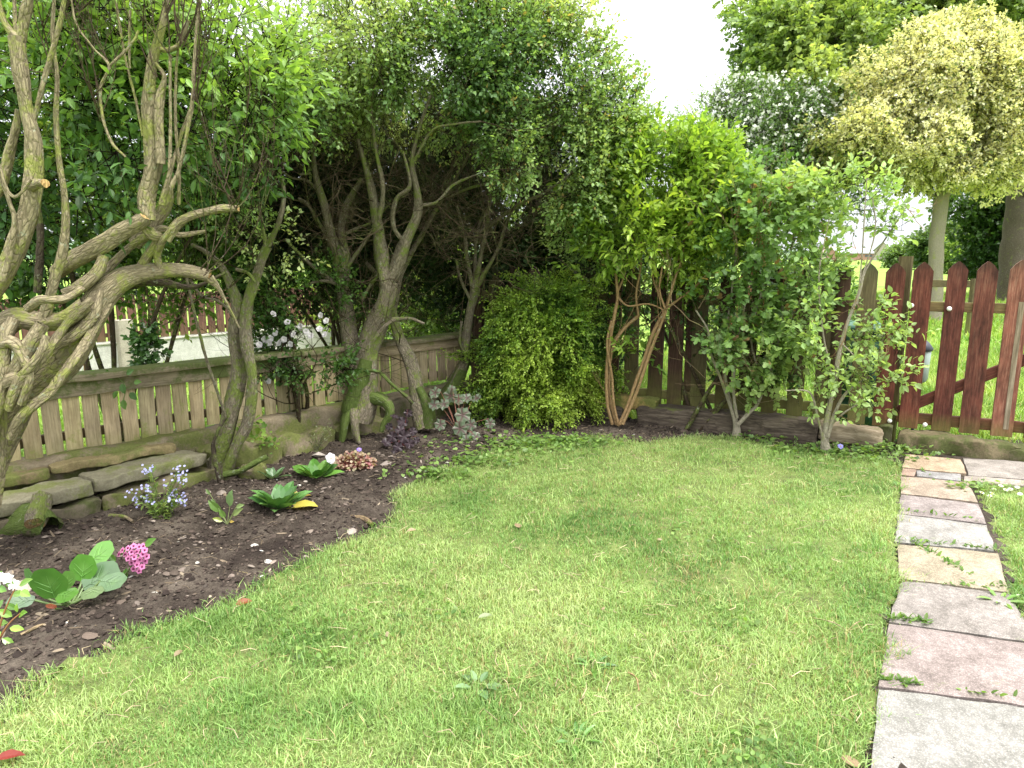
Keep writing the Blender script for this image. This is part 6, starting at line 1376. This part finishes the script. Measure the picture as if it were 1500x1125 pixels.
tree('variegated_holly', 'cream and yellow variegated round topped tree on a smooth grey trunk', G(1372, 452, -.05), [
    [(1366, 470, YH, 13), (1370, 420, YH, 11), (1372, 360, YH, 11), (1378, 300, YH, 11), (1385, 270, YH, 11), (1392, 220, YH, 10), (1400, 150, YH, 7), (1405, 90, YH, 4)],
    [(1385, 275, YH, 8), (1420, 240, YH, 6), (1460, 200, YH, 4)], [(1388, 250, YH, 6), (1350, 220, YH, 5), (1300, 200, YH, 4), (1260, 210, YH, 2)], [(1392, 210, YH, 6), (1340, 150, YH, 4), (1310, 110, YH, 3)], [(1375, 290, YH, 4), (1340, 275, YH, 3), (1310, 262, YH - .3, 2)]],
    [(1370, 140, YH, 105, 75, 1.2, 2300, {'nf': 1.0, 'thr': -.3}), (1450, 90, YH, 60, 35, 1.0, 700), (1400, 60, YH, 50, 35, .8, 500), (1375, 110, YH - .3, 90, 65, 1.2, 1600, {'nf': 1.2, 'thr': -.1}), (1440, 130, YH, 90, 70, 1.3, 1900), (1370, 75, YH, 45, 38, .8, 520), (1285, 205, YH - .3, 85, 42, 1.1, 1500, {'nf': 1.0, 'thr': -.3}), (1380, 215, YH - .5, 100, 50, 1.2, 1800, {'nf': 1.0, 'thr': -.2}), (1470, 200, YH, 80, 80, 1.4, 1700), (1330, 130, YH, 60, 50, 1.0, 1000), (1262, 220, YH, 62, 40, .9, 900), (1420, 250, YH, 90, 26, 1.1, 600), (1310, 165, YH - .3, 50, 30, .8, 600), (1500, 130, YH, 60, 60, 1.2, 800), (1345, 268, YH, 50, 12, .7, 180, {'nf': .8})],
    [(.34, .38, .16), (.54, .55, .29), (.68, .68, .42), (.80, .79, .60)], .075, .17, 9, LEAF4, 'smooth_bark', sd=2, tr=.003, spread=.95, nf=.5, up=.7, tb=.05, accent=((.14, .20, .06), .14), tj=.8)
YS = 21.0; GP_ = {'nf': .75, 'thr': .0}
tree('sycamore_tree', 'very large green sycamore with a thick grey trunk at the right picture edge', G(1493, 430, -.05), [
    [(1485, 450, YS, 24), (1487, 380, YS, 20), (1492, 320, YS, 19), (1498, 260, YS, 18), (1500, 180, YS, 15), (1500, 90, YS, 14), (1490, 20, YS, 11), (1480, -60, YS, 8)],
    [(1500, 130, YS, 10), (1460, 60, YS, 8), (1420, 30, YS, 7), (1380, -10, YS, 5), (1340, -60, YS, 4)], [(1490, 200, YS, 9), (1400, 110, YS + 1, 7), (1330, 80, YS + 1, 5), (1270, 50, YS + 1, 4), (1220, 30, YS + 1, 3)], [(1480, 220, YS, 8), (1380, 190, YS + 1, 6), (1280, 150, YS + 1, 4), (1230, 120, YS + 1, 4), (1190, 90, YS + 1, 3)], [(1460, 210, YS, 6), (1330, 180, YS, 4), (1260, 100, YS, 4), (1200, 115, YS, 3)],
    [(1500, 180, YS, 9), (1540, 100, YS, 8), (1600, 20, YS, 6)], [(1450, 50, YS - .5, 5), (1465, 20, YS - .5, 4), (1460, -20, YS - .5, 3)]],
    [(1155, 75, YS - 3, 55, 75, 1.6, 520, GP_), (1225, 80, YS - 3, 85, 70, 1.8, 800, GP_), (1170, 60, YS - 2, 75, 75, 2.0, 600, GP_), (1230, 40, YS, 90, 70, 2.2, 800), (1200, 140, YS - 4, 70, 45, 1.6, 420, GP_), (1330, 20, YS, 110, 55, 2.2, 1150, GP_), (1430, 10, YS, 110, 50, 2.2, 1000), (1260, 130, YS + .5, 90, 55, 2.0, 800, GP_), (1160, 180, YS, 60, 35, 1.6, 380, GP_), (1230, 190, YS, 60, 40, 1.6, 380, GP_), (1490, 90, YS + 1, 90, 60, 2.2, 700), (1300, -60, YS, 200, 60, 2.6, 900), (1140, -40, YS, 70, 60, 2.2, 420), (1500, 170, YS + 1, 60, 60, 2, 420), (1560, 40, YS, 100, 110, 2.4, 900), (1420, 120, YS + 1.5, 100, 80, 1.6, 600), (1250, 240, YS + 1, 40, 30, 1.4, 150)],
    [(.075, .14, .045), (.15, .25, .07), (.26, .37, .11), (.38, .48, .16)], 0.13, 0.42, 11, LEAFB, 'dark_bark', tw=(60, 1.6, .03), sd=3, tr=.006, nf=.35, droop=.3, up=.9, tb=.03)
tree('blossoming_hawthorn', 'rounded hawthorn covered in white blossom left of the yellow tree', G(1110, 440, -.05), [
    [(1110, 440, 16, 12), (1115, 380, 16, 10), (1120, 300, 16, 9), (1140, 220, 16, 6), (1160, 150, 16, 3)], [(1116, 350, 16, 7), (1070, 280, 16, 5), (1040, 220, 16, 3)], [(1118, 330, 16, 7), (1180, 270, 16, 5), (1210, 220, 16, 3)]],
    [(1105, 200, 16, 95, 62, 1.6, 1500), (1075, 150, 16, 40, 30, .8, 220), (1150, 165, 16, 60, 35, 1.0, 450), (1060, 215, 16, 60, 45, 1.5, 800), (1180, 220, 16, 70, 60, 1.7, 1050), (1120, 250, 16, 110, 50, 1.8, 1200), (1080, 140, 16, 30, 25, .8, 120), (1020, 240, 16, 45, 30, 1.1, 300), (1200, 280, 16, 70, 50, 1.5, 600), (1060, 300, 16, 100, 60, 1.6, 700)],
    [(.09, .17, .05), (.15, .26, .08), (.23, .35, .12)], .06, .26, 9, LEAF4, 'bark', sd=4, tr=.004, nf=.5, flowers=(3600, .07, (.72, .74, .66)))
tree('field_tree', 'dark leaved low tree beside the thick trunk behind the gate', G(1455, 430, -.05), [[(1452, 440, 25, 6), (1450, 380, 25, 5), (1448, 320, 25, 4), (1452, 290, 25, 2)]],
    [(1450, 340, 25, 42, 45, .9, 520), (1470, 310, 25, 45, 35, .9, 330), (1440, 385, 25, 28, 25, .8, 220), (1425, 300, 25, 45, 22, .8, 170), (1480, 280, 25, 40, 30, .9, 200), (1395, 300, 25, 30, 12, .6, 50), (1475, 370, 25, 25, 40, .8, 200)], [(.03, .08, .02), (.055, .12, .028), (.10, .19, .04)], .13, .35, 8, LEAFB, 'bark', sd=5, tr=.004, nf=.5)
def farbush(label, px, py, Y, rx, ry, n, pal, ll, name='distant_tree'):
    c = P(px, py, Y); t = thing(name, label, 'tree', (c[0], c[1], 0), None); mb = MB(); k = Y / F
    tube(mb, [(c[0], c[1], -.2), (c[0] + .1, c[1], c[2])], [ry * k * .06, ry * k * .03], 8, (.8, .7, .6)); mb.build('trunk', M['bark'], t)
    mb = MB(); C_, D_ = blob(px, py, Y, rx, ry, rx * k * .8, n, nf=2.5 / (rx * k), thr=-.8); sprays(mb, C_, D_, ll * 2.5, 6, ll, pal, LEAF4, tr=.01, nf=1.5 / (rx * k)); mb.build('crown', [M['leaf'], M['twig']], t)
farbush('round dark green tree far behind the smooth trunk', 1385, 362, 70, 40, 24, 1500, [(.05, .10, .03), (.08, .15, .04), (.14, .22, .06)], .40)
farbush('yellow green bush in front of the round dark tree', 1405, 374, 55, 26, 17, 900, [(.13, .22, .05), (.22, .33, .07)], .3)
farbush('small pale green tree left of the far house', 1322, 378, 80, 19, 12, 500, [(.12, .2, .06), (.2, .3, .1)], .4)
farbush('green hedge tree at the far right of the field', 1500, 405, 30, 40, 22, 900, [(.05, .11, .03), (.12, .2, .05)], .2)
farbush('distant tree on the left seen through the hedge', 260, 330, 45, 130, 70, 1700, [(.06, .12, .03), (.12, .2, .05), (.2, .3, .08)], .4)
farbush('distant tree behind the hawthorn row', 560, 340, 40, 150, 60, 1700, [(.06, .12, .03), (.12, .2, .05), (.2, .3, .08)], .35)
farbush('distant tree behind the corner of the two fences', 850, 340, 38, 110, 55, 1400, [(.06, .12, .03), (.12, .2, .05), (.2, .3, .08)], .35)
# hill on the horizon and houses
mb = MB(); xs = np.linspace(-500, 900, 140); prof = 4 + 3.2 * vnoise(xs, xs * 0, .011, 1) + 1.0 * vnoise(xs, xs * 0, .05, 2)
V = []
for r_, f_ in ((0, 0), (30, .55), (60, .9), (90, 1.0), (160, .6), (260, 0)): V.append(np.stack([xs, 400 + r_ + xs * 0, -1 + prof * 1.9 * f_], -1))
V = np.concatenate(V); n = len(xs); i = np.arange(5)[:, None] * n + np.arange(n - 1)[None]
mb.add(V, [np.stack([i, i + 1, i + n + 1, i + n], -1).reshape(-1, 4)], smooth=True)
M['hill'] = ground_mat('wooded_hill', [(.35, (.07, .12, .07)), (.5, (.12, .18, .10)), (.65, (.20, .27, .13))], .03, .3, (.7, 1.25)); tag(mb.build('hill', M['hill']), kind='structure')
def house(px, py, Y, w_, d_, h_, rh, wall, roof, label, rot=.2, chim=True):
    c = P(px, py, Y); t = thing('house', label, 'house', (c[0], c[1], 0)); ca, sa = cos(rot), sin(rot)
    T = lambda V: np.array(V) @ np.array([[ca, sa, 0], [-sa, ca, 0], [0, 0, 1]]) + np.array([c[0], c[1], 0])
    mb = MB(); x, y = w_ / 2, d_ / 2
    mb.add(T([[-x, -y, -1], [x, -y, -1], [x, y, -1], [-x, y, -1], [-x, -y, h_], [x, -y, h_], [x, y, h_], [-x, y, h_], [-x, 0, h_ + rh], [x, 0, h_ + rh]]), [[[0, 1, 5, 4], [2, 3, 7, 6]], [[1, 2, 6, 9, 5], [3, 0, 4, 8, 7]]], wall); mb.build('wall', M['plain'], t)
    mb = MB(); e = .4; s = rh / y * e
    mb.add(T([[-x - e, -y - e, h_ - s], [x + e, -y - e, h_ - s], [x + e, 0, h_ + rh], [-x - e, 0, h_ + rh], [x + e, y + e, h_ - s], [-x - e, y + e, h_ - s]] + [[-x - e, -y - e, h_ - s + .2], [x + e, -y - e, h_ - s + .2], [x + e, 0, h_ + rh + .2], [-x - e, 0, h_ + rh + .2], [x + e, y + e, h_ - s + .2], [-x - e, y + e, h_ - s + .2]]),
           [[[3, 2, 1, 0], [2, 3, 5, 4], [6, 7, 8, 9], [9, 8, 10, 11], [0, 1, 7, 6], [4, 5, 11, 10], [1, 2, 8, 7], [2, 4, 10, 8], [5, 3, 9, 11], [3, 0, 6, 9]]], roof); ro = mb.build('roof', M['plain'], t)
    for wx in (-.3, .0, .3):
        mb = MB(); q = T([[wx * w_, -y - .05, h_ * .6]])[0]; obox(mb, q, (w_ * .12, .1, h_ * .28), (ca, sa, 0), (.10, .11, .13), 0); mb.build('window', M['plain'], t)
    if chim: mb = MB(); obox(mb, T([[x * .6, 0, h_ + rh + .5]])[0], (1.8, 1.0, 1.2), (0, 0, 1), (.35, .28, .24)); mb.build('chimney', M['plain'], ro)
house(1322, 376, 240, 15, 9, 3.2, 2.8, (.38, .34, .30), (.36, .37, .40), 'far house with pale grey roof and chimney above the gate post')
house(1262, 380, 260, 22, 9, 2.4, 1.6, (.34, .20, .16), (.42, .44, .47), 'long far building with pale roof left of the gate post', .05)
house(1225, 378, 300, 16, 9, 2.8, 2.2, (.42, .36, .31), (.30, .24, .22), 'far brownish house at the foot of the hill', -.1)
house(1290, 377, 290, 14, 8, 3, 2.2, (.45, .42, .38), (.33, .33, .36), 'second far grey roofed house between the barrel and the gate post', .1)
t = thing('field_wall', 'pale low stone wall at the far side of the field', 'wall', tuple(P(1410, 392, 60)[:2]) + (0,)); mb = MB(); a_ = P(1395, 390, 60); b_ = P(1520, 390, 66); obox(mb, ((a_ + b_) / 2)[0:2].tolist() + [.35], (np.linalg.norm(b_ - a_), .5, .9), b_ - a_, (1.3, 1.3, 1.4)); mb.build('wall', M['stone'], t)
